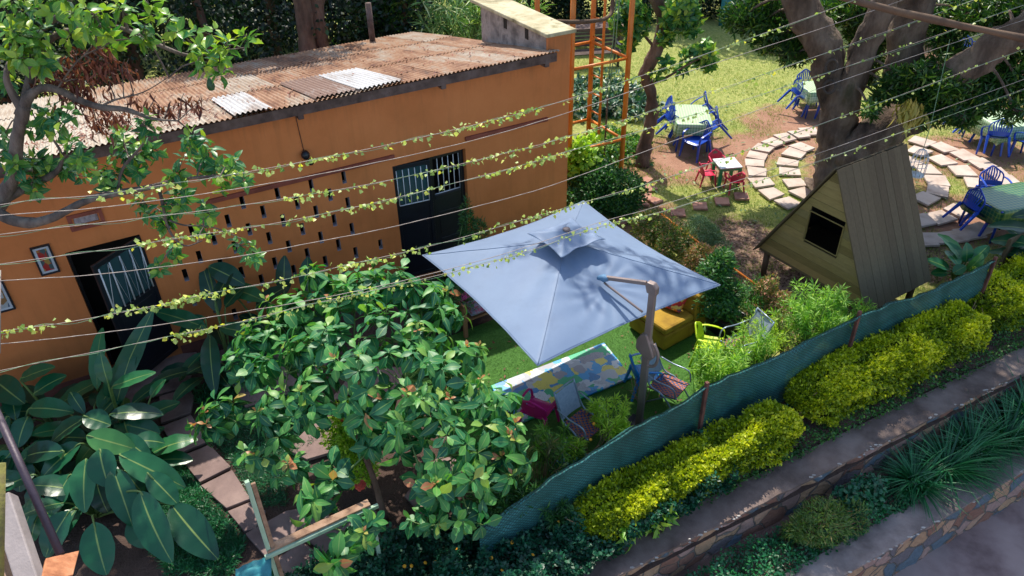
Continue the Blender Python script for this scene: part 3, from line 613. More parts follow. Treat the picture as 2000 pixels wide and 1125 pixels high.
table(T2, .1, .85, .85, .74, 'cloth_sunlit', 'table on the lawn half hidden behind the left big trunk', 'pale sunlit checked cloth on the table behind the big trunk')
table(T3, .15, .9, 1.2, .74, 'cloth_sunlit', 'table at the right edge beyond the ring of slabs', 'pale sunlit green cloth on the table at the right edge beyond the slabs', .4)
table(T4, .25, 1.5, .95, .74, 'cloth_shaded', 'table in the shade in front of the ring of slabs at right', 'dark green cloth with yellow check in the shade at right', .34)
proto = chair('x', 'x'); put(proto, (0, 0), (0, -1)); used = [0]
def pchair(p, face, tip, label, group):
    o = proto if not used[0] else copy_tree(proto); used[0] = 1; put(o, p, face, tip); tag(o, label, 'chair', group)
G1 = 'blue chairs around the table left of the tree'; G2 = 'blue chairs around the table behind the trunk'; G3 = 'blue chairs around the far right table'; G4 = 'blue chairs around the shaded table'
def tface(p, t): d = (t-Vector((p[0], p[1], 0))); d.z = 0; return d.normalized()
for px, py, t, tip, lb, g in ((1302, 262, T1, .62, 'blue plastic chair tipped against the left side of the pale table, rear one', G1), (1322, 276, T1, .6, 'blue plastic chair tipped against the left side of the pale table, front one', G1),
        (1398, 252, T1, .6, 'blue plastic chair tipped against the right side of the pale table, rear one', G1), (1405, 284, T1, .55, 'greenish blue chair tipped against the right side of the pale table, front one', G1)):
    p = at(px, py, 0); s = -1 if px < 1355 else 1; yy = p.y; q = Vector((T1.x+s*(.43+.30), yy, 0)); pchair(q, (-s, .05), tip, lb, g)
p = at(1357, 305, 0); pchair(p, (-.75, -.65), 0, 'upright blue armchair in front of the pale table, seat turned to the camera', G1)
pchair(T2+Vector((-.72, -.1, 0)), (1, .15), .5, 'blue plastic chair tipped against the left side of the table behind the trunk', G2)
pchair(T2+Vector((.0, .75, 0)), (0, -1), 0, 'blue chair behind the table behind the trunk, only its back showing', G2)
pchair(T2+Vector((.18, -.72, 0)), (-.1, 1), 0, 'upright blue chair in front of the table behind the trunk', G2)
pchair(T3+Vector((-.72, .45, 0)), (1, 0), .5, 'blue chair tipped against the far left corner of the right edge table', G3)
pchair(T3+Vector((-.45, -.85, 0)), (.3, 1), .45, 'blue chair tipped against the near side of the right edge table', G3)
pchair(T3+Vector((.35, -.95, 0)), (-.1, 1), .2, 'blue chair half cut by the right edge at the far table', G3)
pchair(T4+Vector((-1.05, -.2, 0)), (1, .2), .5, 'blue chair tipped against the left end of the dark green table', G4)
pchair(T4+Vector((.1, .85, 0)), (-.1, -1), 0, 'upright blue chair behind the dark green table', G4)
pchair(atY(1905, 62, 23.5)*Vector((1, 1, 0)), (.3, -1), 0, 'far blue chair seen between the leaves at upper right', 'far chairs behind the tree')
# kids' table and three red chairs
kt = at(1421, 318, .5); kt.z = 0
r = thing('kids_table', kt, "small children's table with green legs and pale top", 'table', None, .12); B = dict(parent=r, world=False)
MB().box((0, 0, .49), (.52, .52, .025)).build('tabletop', 'white_plastic', bevel=.01, **B)
mb = MB()
for s in (-1, 1): mb.box((0, s*.247, .447), (.50, .025, .055)); mb.box((s*.247, 0, .447), (.025, .468, .055))
mb.build('table_frame', 'green_plastic', **B)
for a in (-1, 1):
    for b in (-1, 1): MB().prism([(a*.225+x*.035, b*.225+y*.035, 0) for x, y in ((-1, -1), (1, -1), (1, 1), (-1, 1))], .42).build('leg', 'green_plastic', bevel=.006, **B)
kp = chair('red', 'x', 'red_plastic', .66, True)
for i, (dx, dy, f, lb) in enumerate(((-.12, .42, (.1, -1), "red children's chair behind the small table"), (-.45, -.05, (1, .1), "red children's chair at the left of the small table"), (.1, -.42, (-.1, 1), "red children's chair in front of the small table, back to the camera"))):
    o = kp if i == 0 else copy_tree(kp); put(o, kt+Vector((dx, dy, 0)), f, 0, .66); tag(o, lb, 'chair', "red chairs at the children's table")
for p, f, mt, lb in ((at(1380, 708), (.9, -.35), 'lime_plastic', "lime green children's armchair beside the mustard sofa"), (at(1256, 765), (.85, .1), 'cyan_plastic', "bright blue children's chair at the right end of the play mat"), (at(1052, 836), (.5, .9), 'magenta_plastic', "magenta children's chair in front of the play mat")):
    o = chair(lb, None, mt, .84, True); put(o, p, f, 0, .84, .04)
# ================================================================ PARASOL AND PLAY CORNER
def canvas():
    m, nt, P = newmat('canvas'); L = nt.links; v = coords(nt); n = noise(nt, v, 1.3, 5)
    st_ = noise(nt, coords(nt, (1, 1, 1)), 3.5, 8, .7); r = ramp(nt, [(.14, .21, .345), (.18, .26, .40)], [.3, .7]); L.new(n, r.inputs[0]); L.new(r.outputs[0], P.inputs['Base Color'])
    st2 = nt.nodes.new('ShaderNodeMapRange'); st2.inputs[1].default_value = .52; st2.inputs[2].default_value = .75; st2.inputs[4].default_value = .5; L.new(st_, st2.inputs[0]); L.new(mixc(nt, st2.outputs[0], r.outputs[0], (.12, .175, .275)), P.inputs['Base Color']); P.inputs['Roughness'].default_value = .6; P.inputs['Sheen Weight'].default_value = .3; bump(nt, P, noise(nt, v, 220, 2), .08, .004)
    t = nt.nodes.new('ShaderNodeBsdfTranslucent'); L.new(r.outputs[0], t.inputs[0]); mx = nt.nodes.new('ShaderNodeMixShader'); mx.inputs[0].default_value = .15
    L.new(P.outputs[0], mx.inputs[1]); L.new(t.outputs[0], mx.inputs[2]); L.new(mx.outputs[0], nt.nodes['Material Output'].inputs[0])
canvas()
pm('taupe_metal', [(.20, .15, .14), (.27, .21, .19)], 3, .4, .05, metal=.3)
pm('knot_blue', [(.05, .14, .26), (.09, .2, .34)], 6, .7, .3)
UC = [at(825, 497, 2.1), at(1140, 391, 2.1), at(1407, 555, 2.1), at(1050, 713, 2.1)]   # left, back, right, front
UM = sum(UC, Vector())/4; UM.z = 0
umb = thing('cantilever_parasol', (1.80, 8.02, 0), 'large square pale blue cantilever parasol with small vent roof on a taupe post', 'parasol')
CHh = .49; SLIT = at(1180, 548, 2.38)
def cpos(a, b, corners=UC, z0=2.1, h=CHh, wr=1.0, sg=.06):   # a,b in -1..1
    u = (a+1)/2; v = (b+1)/2; p = corners[0]*(1-u)*(1-v)+corners[1]*u*(1-v)+corners[2]*u*v+corners[3]*(1-u)*v
    c = sum(corners, Vector())/4; m_ = max(abs(a), abs(b)); k = min(abs(a), abs(b))/max(m_, 1e-6)
    pull = 1-sg*(1-k*k)*m_**3; p = c+(p-c)*pull
    z = z0+h*(1-m_)-(.035*(1-k*k)*m_**3 if wr else 0)-.10*m_*(1-m_)*4*.35*(1-k**2)-.012*wr
    wv = wr*(.010*math.sin(k*9+m_*2)*m_*(1-m_)*3+.012*mnoise.noise(Vector((p.x*2.2, p.y*2.2, 0)))*m_)
    d = (p.x-SLIT.x)**2+(p.y-SLIT.y)**2
    if wr: wv += .009*math.exp(-d*2.6)*math.sin(math.atan2(p.y-SLIT.y, p.x-SLIT.x)*16+math.sqrt(d)*5)*min(1, d*8)
    return Vector((p.x, p.y, z+wv))
mb = MB(); n_ = 100; mb.sheet(lambda u, v: cpos(u*2-1, v*2-1), n_, n_)
keep = [i for i, f in enumerate(mb.f) if not (abs((i % n_+.5)/n_*2-1) < .1 and abs((i//n_+.5)/n_*2-1) < .1)]
mb.f = [mb.f[i] for i in keep]; mb.m = [0]*len(keep)
cv = mb.build('canopy', 'canvas', umb, True); md = cv.modifiers.new('thick', 'SOLIDIFY'); md.thickness = .004
for i in range(4):    # stitched hip seams
    mb = MB(); e = [(-1, -1), (1, -1), (1, 1), (-1, 1)][i]; mb.tube([cpos(e[0]*k, e[1]*k)+Z*.004 for k in np.linspace(.12, .99, 22)], .007, 5); mb.build('seam', 'canvas', cv, True)
mb = MB(); ed = [cpos(a, -1) for a in np.linspace(-1, 1, 20)]+[cpos(1, a) for a in np.linspace(-1, 1, 20)]+[cpos(a, 1) for a in np.linspace(1, -1, 20)]+[cpos(-1, a) for a in np.linspace(1, -1, 20)]
mb.tube(ed, .008, 5); mb.build('hem', 'canvas', cv, True)
VC = [at(1029, 456, 2.65), at(1116, 425, 2.65), at(1183, 467, 2.65), at(1096, 504, 2.65)]
mb = MB(); mb.sheet(lambda u, v: cpos(u*2-1, v*2-1, VC, 2.65, .12, .0, .13)+Z*(.012*math.sin(u*13)*math.sin(v*11)), 30, 30); vt = mb.build('vent_roof', 'canvas', umb, True); vt.modifiers.new('thick', 'SOLIDIFY').thickness = .004
mb = MB(); vc = sum(VC, Vector())/4; mb.lathe((vc.x, vc.y, 2.745), [(.02, 0), (.05, .01), (.055, .03), (.04, .042), (.02, .045)], 18); mb.build('finial', 'taupe_metal', umb, True)
PB = Vector((1.80, 8.02, 0)); PT = PB+Z*2.60; ad = (SLIT-PT); ad.z = 0; ad.normalize(); sd = Vector((-ad.y, ad.x, 0))
mb = MB(); mb.box(PB+Z*1.27, (.062, .10, 2.54), (sd, ad, Z)); mb.build('post', 'taupe_metal', umb, bevel=.012)
mb = MB(); mb.box(PB+Z*.03, (.5, .5, .06), (sd, ad, Z)); mb.build('base_plate', 'black_paint', umb, bevel=.01)
mb = MB(); mb.prism([PB-sd*.042-ad*.07+Z*2.50, PB-sd*.042+ad*.07+Z*2.50, PB-sd*.042+ad*.10+Z*2.60, PB-sd*.042+ad*.08+Z*2.665, PB-sd*.042-ad*.02+Z*2.665, PB-sd*.042-ad*.07+Z*2.61], None, sd*.084); mb.build('elbow', 'taupe_metal', umb, bevel=.015)
mb = MB(); mb.bar(PT+ad*.1+Z*.02, SLIT+Z*.05, .05, .055); mb.build('arm', 'taupe_metal', umb, bevel=.01)
mb = MB(); limb(mb, [SLIT+ad*.1+Z*.0, SLIT+Z*.04, SLIT-ad*.08+Z*.06], [.03, .065, .03], 10, 3, .15); mb.build('fabric_knot', 'knot_blue', umb, True)
CB = PB+Z*1.62+ad*.02
mb = MB(); pr = [(-.02, .24), (.07, .20), (.13, .08), (.13, -.06), (.05, -.12), (-.10, -.18), (-.16, -.10), (-.13, .0), (-.08, .10)]
mb.prism([CB+ad*x+Z*z-sd*.055 for x, z in pr], None, sd*.11); ch_ = mb.build('crank_housing', 'taupe_metal', umb, bevel=.02)
mb = MB(); hp = smoothpts([CB-ad*.12+Z*.1+sd*.0, CB-ad*.2-Z*.05, CB-ad*.17-Z*.24, CB-ad*.07-Z*.30, CB-ad*.035-Z*.2], 4); mb.tube(hp, .022, 8); mb.build('crank_handle', 'taupe_metal', ch_, True)
mb = MB(); s0 = CB+ad*.1+Z*.17; s1 = SLIT+Z*-.03; pts = []
for k in np.linspace(0, 1, 14): q = s0.lerp(s1, k); pts.append(q)
# the strut lies just above the cloth where it passes over it
def cz(p):
    c = sum(UC, Vector())/4; r = p-c; a = r.dot(UC[2]-UC[3])/((UC[2]-UC[3]).length**2)*2; b = r.dot(UC[3]-UC[0])/((UC[3]-UC[0]).length**2)*2; m_ = max(abs(a), abs(b)); return (2.1+CHh*(1-m_)) if m_ < 1.0 else 0
mb.tube([Vector((q.x, q.y, max(q.z, cz(q)+.03))) for q in pts], .016, 8); mb.build('strut', 'taupe_metal', umb, True)
for i in range(4):
    e = [(-1, -1), (1, -1), (1, 1), (-1, 1)][i]; mb = MB(); mb.tube([cpos(e[0]*k, e[1]*k)-Z*.03 for k in (.05, .95)], .012, 6); mb.build('rib', 'taupe_metal', umb, True)
# turf, play mat
def turfm():
    m, nt, P = newmat('turf'); L = nt.links; v = coords(nt); r = ramp(nt, [(.015, .06, .008), (.05, .17, .02), (.09, .25, .04)], [.3, .5, .7]); L.new(noise(nt, v, 45, 6, .8), r.inputs[0])
    n = noise(nt, v, 2, 4); L.new(mixc(nt, n, r.outputs[0], mixc(nt, 1.0, r.outputs[0], (1.5, 1.3, 1.2), 'MULTIPLY')), P.inputs['Base Color']); P.inputs['Roughness'].default_value = .8; bump(nt, P, noise(nt, v, 160, 3), .9, .02)
turfm()
TU = Vector((math.cos(math.radians(31)), math.sin(math.radians(31)), 0)); TN = Vector((TU.y, -TU.x, 0)); TC = Vector((.77, 9.2, 0))
mb = MB(); mb.sheet(lambda u, v: TC+TU*(-2.1+5.1*u)+TN*(-1.95+3.9*v)+Z*(.035+.004*mnoise.noise(Vector((u*30, v*30, 0)))), 60, 50); tag(mb.build('artificial_turf', 'turf', None, True), kind='structure')
tl = LV(); n = 42000; q = RNG.uniform(0, 1, (n, 2)); pp = np.array(TC)+np.outer(-2.1+5.1*q[:, 0], TU)+np.outer(-1.95+3.9*q[:, 1], TN)+[0, 0, .033]
tl.add(star(3), pp, np.stack([RNG.normal(0, 1, n), RNG.normal(0, 1, n), np.zeros(n)], 1), [0, 0, 1], RNG.uniform(.018, .03, n), RNG.uniform(0, 1, n))
leafmat('turf_blade', [(.02, .09, .012), (.07, .2, .03), (.12, .28, .06)], vein=False, trans=.2, rough=.6)
tag(tl.build('turf_pile', 'turf_blade', None), 'short green artificial turf pile under the parasol', 'turf', None, 'stuff')
def puzzle():
    m, nt, P = newmat('puzzle'); L = nt.links; v = coords(nt, (1, 1, 1), -math.radians(28)); wv = nt.nodes.new('ShaderNodeVectorMath'); wv.operation = 'MULTIPLY_ADD'
    nn = nt.nodes.new('ShaderNodeTexNoise'); nn.inputs['Scale'].default_value = 7; nn.inputs['Detail'].default_value = 1; L.new(v, nn.inputs['Vector']); L.new(nn.outputs['Color'], wv.inputs[0]); wv.inputs[1].default_value = (.16,)*3; L.new(v, wv.inputs[2])
    a = nt.nodes.new('ShaderNodeTexVoronoi'); a.distance = 'CHEBYCHEV'; a.inputs['Scale'].default_value = 5.4; a.inputs['Randomness'].default_value = .75; L.new(wv.outputs[0], a.inputs['Vector'])
    s = nt.nodes.new('ShaderNodeSeparateColor'); L.new(a.outputs['Color'], s.inputs[0])
    r = ramp(nt, [(.44, .50, .56), (.02, .34, .70), (.015, .42, .20), (.68, .62, .12), (.30, .32, .38), (.012, .22, .52), (.60, .66, .72)], [0, .16, .34, .5, .62, .76, .9], 'CONSTANT'); L.new(s.outputs[0], r.inputs[0])
    n = noise(nt, v, 16, 2, .5, 1.5); g = nt.nodes.new('ShaderNodeMapRange'); g.inputs[1].default_value = .0; g.inputs[2].default_value = .012
    ab = nt.nodes.new('ShaderNodeMath'); ab.operation = 'SUBTRACT'; L.new(n, ab.inputs[0]); ab.inputs[1].default_value = .47; ac = nt.nodes.new('ShaderNodeMath'); ac.operation = 'ABSOLUTE'; L.new(ab.outputs[0], ac.inputs[0]); L.new(ac.outputs[0], g.inputs[0])
    k = nt.nodes.new('ShaderNodeMath'); k.operation = 'GREATER_THAN'; L.new(s.outputs[1], k.inputs[0]); k.inputs[1].default_value = .5; mx = nt.nodes.new('ShaderNodeMath'); mx.operation = 'MAXIMUM'; L.new(g.outputs[0], mx.inputs[0]); L.new(k.outputs[0], mx.inputs[1])
    L.new(mixc(nt, mx.outputs[0], (.04, .07, .10), r.outputs[0]), P.inputs['Base Color']); P.inputs['Roughness'].default_value = .4
puzzle()
ma = at(1180, 670, .06); mb_ = at(1235, 738, .06); ml = (at(1010, 830, .06)-mb_).normalized()*2.15
mb = MB(); mb.prism([Vector((q.x, q.y, .045)) for q in (ma, ma+ml, mb_+ml, mb_)][::-1], .035); tag(mb.build('play_mat', 'puzzle', None, bevel=.012), 'thin patterned play mat in blue, green, yellow and grey on the turf', 'mat')
# mustard sofa chair and red cushion
pm('mustard', [(.22, .12, .005), (.36, .21, .012), (.42, .26, .02)], 3, .85, .4, 200)
SA = at(1295, 692, 0); SU = (at(1380, 645, 0)-SA); SU.z = 0; SU.normalize(); SV = Vector((-SU.y, SU.x, 0)); SA += Z*.04
sofa = thing('sofa_chair', SA, 'mustard yellow upholstered armless sofa chair at the corner of the turf', 'sofa')
sx = (SU, SV, Z)
mb = MB(); mb.box(SA+SU*.36+SV*.42+Z*.17, (.70, .84, .30), sx); mb.build('seat_base', 'mustard', sofa, bevel=.03)
mb = MB(); mb.box(SA+SU*.35+SV*.42+Z*.385, (.68, .82, .13), sx); o = mb.build('seat_cushion', 'mustard', sofa, bevel=.045)
mb = MB(); mb.box(SA+SU*.86+SV*.42+Z*.42, (.30, .84, .80), sx); mb.build('backrest', 'mustard', sofa, bevel=.05)
def paisley():
    m, nt, P = newmat('paisley'); L = nt.links; v = coords(nt); a = nt.nodes.new('ShaderNodeTexVoronoi'); a.inputs['Scale'].default_value = 22; L.new(v, a.inputs['Vector']); s = nt.nodes.new('ShaderNodeSeparateColor'); L.new(a.outputs['Color'], s.inputs[0])
    r = ramp(nt, [(.50, .02, .015), (.55, .18, .02), (.35, .02, .02), (.55, .4, .1), (.12, .06, .12), (.6, .05, .03)], None, 'CONSTANT'); L.new(s.outputs[0], r.inputs[0]); L.new(r.outputs[0], P.inputs['Base Color']); P.inputs['Roughness'].default_value = .85
paisley()
def cushion(c, ax, w_, h_, t_, mat, label, nm='cushion'):
    mb = MB(); n = 14
    for sg in (1, -1):
        def fn(u, v):
            a, b = (u*2-1)*sg, v*2-1; k = (1-a**4)**.5*(1-b**4)**.5; pin = 1-.08*(1-k)
            return c+ax[0]*(a*w_/2*pin)+ax[1]*(b*h_/2*pin)+ax[2]*(sg*t_/2*k)
        mb.sheet(fn, n, n)
    return tag(mb.build(nm, mat, None, True), label, 'cushion')
cx3 = (SU*.3+SV*-.95).normalized(); tl3 = (Z*.8+SU*.5).normalized(); cushion(SA+SU*.55+SV*.36+Z*.64, (cx3, tl3, cx3.cross(tl3)), .42, .42, .17, 'paisley', 'red and orange patterned cushion leaning on the mustard sofa')
# wooden low bench with pink cushion behind the left corner of the parasol
pm('wood_red', [(.16, .06, .03), (.28, .12, .06), (.35, .17, .09)], 3, .6, .2, 60, stretch=(1, 1, .2))
pm('pink_cloth', [(.6, .02, .22), (.7, .05, .3)], 9, .8, .2); pm('mixed_print', [(.03, .04, .09), (.35, .05, .12), (.25, .25, .32), (.04, .12, .2)], 16, .85, .1)
bp = at(945, 648, 0)-TU*.1; bn = thing('wooden_bench', bp, 'low reddish wooden bench under the left corner of the parasol', 'bench')
bx = (TU, TN*-1, Z)
for a in (0, 1):
    for b in (0, 1): mb = MB(); mb.box(bp+TU*(-.25+.7*a)+TN*(-.95*b)+Z*(.2+.15*(1-a)), (.06, .06, .4+.3*(1-a)), bx); mb.build('leg', 'wood_red', bn)
mb = MB(); mb.box(bp+TU*.1-TN*.475+Z*.33, (.64, .89, .04), bx); mb.build('seat', 'wood_red', bn, bevel=.006)
mb = MB(); mb.box(bp+TU*-.25-TN*.475+Z*.6, (.03, .89, .16), bx); mb.build('backrest', 'wood_red', bn, bevel=.006)
cushion(bp+TU*.12-TN*.68+Z*.42, (TU, TN, Z), .5, .42, .12, 'pink_cloth', 'bright pink cushion on the low wooden bench'); cushion(bp+TU*.12-TN*.22+Z*.41, (TU, TN, Z), .5, .42, .1, 'mixed_print', 'dark printed cushion on the near end of the wooden bench')
# folding chairs: pale metal frame with woven seat
pm('pale_metal', [(.25, .32, .42), (.38, .46, .56)], 4, .35, .05, metal=.5)
pm('mesh_fabric', [(.24, .30, .38), (.33, .39, .47)], 20, .7, .2)
def wovenm():
    m, nt, P = newmat('woven'); L = nt.links; v = coords(nt, (1, 1, 1), math.radians(-10), True); c = nt.nodes.new('ShaderNodeTexChecker'); c.inputs['Scale'].default_value = 26; c.inputs[1].default_value = (.42, .11, .04, 1); c.inputs[2].default_value = (.015, .05, .16, 1); L.new(v, c.inputs[0]); L.new(c.outputs[0], P.inputs['Base Color']); P.inputs['Roughness'].default_value = .7
    bump(nt, P, c.outputs['Fac'], .4)
wovenm()
def folding(p, face, label, group='folding chairs round the play corner'):
    e = math.atan2(face[1], face[0])+math.pi/2; r = thing('folding_chair', (p[0], p[1], .04), label, 'chair', group, e); r.scale = (.86,)*3; B = dict(parent=r, world=False)
    V = Vector; MB().sheet(lambda u, v: V(((u-.5)*.50, -.25+.52*v, .43-.03*math.sin(v*3.1)*math.sin(u*3.1))), 8, 8).build('seat', 'woven', **B).modifiers.new('t', 'SOLIDIFY').thickness = .02
    MB().sheet(lambda u, v: V(((u-.5)*.44, .27+.18*v+.02*math.sin(u*3.1), .50+.44*v)), 6, 6).build('backrest', 'mesh_fabric', **B).modifiers.new('t', 'SOLIDIFY').thickness = .008
    for s in (-1, 1):
        MB().tube(smoothpts([V((s*.27, -.36, 0)), V((s*.265, -.02, .40)), V((s*.25, .26, .50)), V((s*.24, .47, .99))], 4), .015, 8).build('back_post', 'pale_metal', smooth=True, **B)
        MB().tube([V((s*.235, .36, 0)), V((s*.235, -.05, .36)), V((s*.235, -.27, .43))], .013, 8).build('leg', 'pale_metal', smooth=True, **B)
        MB().tube(smoothpts([V((s*.28, .36, .72)), V((s*.29, .1, .67)), V((s*.29, -.2, .66)), V((s*.28, -.26, .45))], 3), .013, 8).build('armrest', 'pale_metal', smooth=True, **B)
    MB().tube([V((-.24, .47, .98)), V((.24, .47, .98))], .014, 8).build('top_rail', 'pale_metal', smooth=True, **B)
    return r
folding(at(1302, 792, 0), (.75, -.6), 'folding chair with orange and navy woven seat beside the parasol post')
folding(at(1140, 868, 0), (.7, -.7), 'folding chair with woven seat half hidden by plants in front of the mat')
folding(at(1437, 712, 0), (-.8, -.3), 'folding chair with dark blue frame behind the lime green chair')
# planter tubs
pm('tub_black', [(.008, .012, .02), (.018, .024, .036)], 4, .4, .1)
def tub(p, rz, sx_, sy_, h, label, group=None):
    r = thing('planter_tub', (p[0], p[1], 0), label, 'planter', group, rz); B = dict(parent=r, world=False); mb = MB(); k = .82
    o = [(-sx_/2, -sy_/2), (sx_/2, -sy_/2), (sx_/2, sy_/2), (-sx_/2, sy_/2)]; vs = [(x*k, y*k, .01) for x, y in o]+[(x, y, h) for x, y in o]+[(x*.9, y*.9, h) for x, y in o]+[(x*.86, y*.86, h-.07) for x, y in o]
    fs = [(3, 2, 1, 0)]+[(b+i, b+(i+1) % 4, b+4+(i+1) % 4, b+4+i) for b in (0, 4, 8) for i in range(4)]; mb.add(vs, fs); mb.build('pot', 'tub_black', bevel=.01, **B)
    MB().sheet(lambda u, v: Vector(((u-.5)*sx_*.85, (v-.5)*sy_*.85, h-.06+.015*mnoise.noise(Vector((u*9, v*9, rz))))), 8, 8).build('potting_soil', 'soilm', smooth=True, **B); return r
tp = at(1412, 640, .05); tub(tp, .55, .55, .45, .36, 'square black planter tub behind the mustard sofa')
tp2 = at(897, 618, .05); tub(tp2, .55, .42, .42, .4, 'square black planter tub near the dark double door'); tp3 = at(850, 650, .05)
# ================================================================ PLAYHOUSE
def plankm(name, cols, ax, wd):
    m, nt, P = newmat(name); L = nt.links; s = nt.nodes.new('ShaderNodeAttribute'); s.attribute_name = 'tint'; r = ramp(nt, cols); L.new(s.outputs['Fac'], r.inputs[0])
    v = coords(nt, ax); n = noise(nt, v, 6, 8, .7); q = mixc(nt, n, mixc(nt, 1.0, r.outputs[0], (.55, .52, .5), 'MULTIPLY'), mixc(nt, 1.0, r.outputs[0], (1.4, 1.4, 1.35), 'MULTIPLY')); L.new(q, P.inputs['Base Color']); P.inputs['Roughness'].default_value = .8; bump(nt, P, n, .4, .01)
plankm('plank_olive', [(.17, .125, .04), (.26, .20, .07), (.32, .235, .09), (.21, .175, .075)], (1, 1, 7), 0); plankm('plank_grey', [(.098, .070, .038), (.116, .086, .047), (.13, .098, .055), (.106, .08, .045)], (5, 5, .6), 0)
A_ = Vector((4.65, 12.18, .55)); B_ = Vector((5.88, 10.2, .55)); Cp = Vector((5.33, 11.2, 2.60)); DEP = Vector((.85, .527, 0))*1.58
ph = thing('playhouse', (A_+B_)/2*1+DEP/2-Z*.55, 'wooden A-frame playhouse on stilts with planked front and square window', 'playhouse')
ab = (B_-A_).normalized(); AL = (B_-A_).length; fo = -DEP.normalized()
wq = [onv(x, y, A_, fo) for x, y in ((1583, 409), (1649, 444), (1634, 503), (1572, 463))]
wa = [((q-A_).dot(ab), q.z) for q in wq]; wx0 = (wa[0][0]+wa[3][0])/2; wx1 = (wa[1][0]+wa[2][0])/2; wz1 = (wa[0][1]+wa[1][1])/2; wz0 = (wa[2][1]+wa[3][1])/2
cx_ = (Cp-A_).dot(ab)
mb = MB(); tint = []; z = .55; hh = .142
def xr(z): k = (z-.55)/(Cp.z-.55); return cx_*k, AL-(AL-cx_)*k
while z < Cp.z-.02:
    z1 = min(z+hh, Cp.z-.005); a0, b0 = xr(z); a1, b1 = xr(z1); segs = [((a0, b0), (a1, b1))]
    if wz0-.03 < (z+z1)/2 < wz1+.03: segs = [((a0, wx0), (a1, wx0)), ((wx1, b0), (wx1, b1))]
    for (p0, p1), (q0, q1) in segs:
        st = len(mb.v); o = random.uniform(-.004, .004); L_ = lambda x, zz: A_+ab*x+Z*(zz-.55)+fo*o
        if p1-p0 < .02: continue
        mb.prism([L_(p0, z+.004), L_(p1, z+.004), L_(q1, z1), L_(q0, z1)], None, fo*-.025); tint += [random.random()]*(len(mb.v)-st)
    z = z1
mb.build('front_wall', 'plank_olive', ph, attr=tint)
mb = MB(); tint = []
for side in (0, 1):
    e0 = (A_ if side == 0 else B_); top = Cp+Z*.03; nrm_ = (top-e0).cross(DEP).normalized(); nrm_ *= (-1 if nrm_.z < 0 else 1); k = 10; ext = (e0-top).normalized()
    mb = MB(); tint = []
    for i in range(k):
        st = len(mb.v); a = -.07+(1.0+.14)*i/k; b = -.07+(1.14)*(i+1)/k-.004; o = nrm_*(random.uniform(0, .005)+.01)
        e1 = e0+ext*(.06)
        mb.prism([top+DEP*a+o, top+DEP*b+o, e1+DEP*b+o, e1+DEP*a+o], None, nrm_*.022); tint += [random.random()]*(len(mb.v)-st)
    mb.build('roof_slope', 'plank_grey', ph, attr=tint)
mb = MB(); ins = .06*Z
for e0 in (A_, B_):
    cc_ = (A_+B_+Cp)/3; k_ = lambda q: q+(cc_-q)*.05
    mb.add([k_(e0), k_(Cp), k_(Cp)+DEP*.97, k_(e0)+DEP*.97], [(0, 1, 2, 3)])
mb.build('dark_inner_sheet', 'dark_room', ph)  # dark sheets added inside to keep the window dark
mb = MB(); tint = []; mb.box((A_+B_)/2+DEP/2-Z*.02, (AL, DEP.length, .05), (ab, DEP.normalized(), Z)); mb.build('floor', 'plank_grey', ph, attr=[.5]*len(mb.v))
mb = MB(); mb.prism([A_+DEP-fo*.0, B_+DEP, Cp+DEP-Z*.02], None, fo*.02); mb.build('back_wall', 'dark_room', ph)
pm('log', [(.07, .04, .025), (.16, .10, .06)], 4, .9, .5, 40, stretch=(1, 1, .3))
for p in (A_+ab*.12+DEP*.06, B_-ab*.12+DEP*.06, A_+ab*.12+DEP*.94, B_-ab*.12+DEP*.94): mb = MB(); mb.tube([(p.x, p.y, -.03), (p.x, p.y, .50)], .055, 10); mb.build('leg', 'log', ph, True)
wc = [A_+ab*x+Z*(z-.55)+fo*.02 for x, z in ((wx0, wz0), (wx1, wz0), (wx1, wz1), (wx0, wz1))]
mb = MB()
for i in range(4): mb.bar(wc[i], wc[(i+1) % 4], .016, .016, up=fo)
mb.build('window_frame', 'plank_olive', ph, attr=[.2]*len(mb.v))
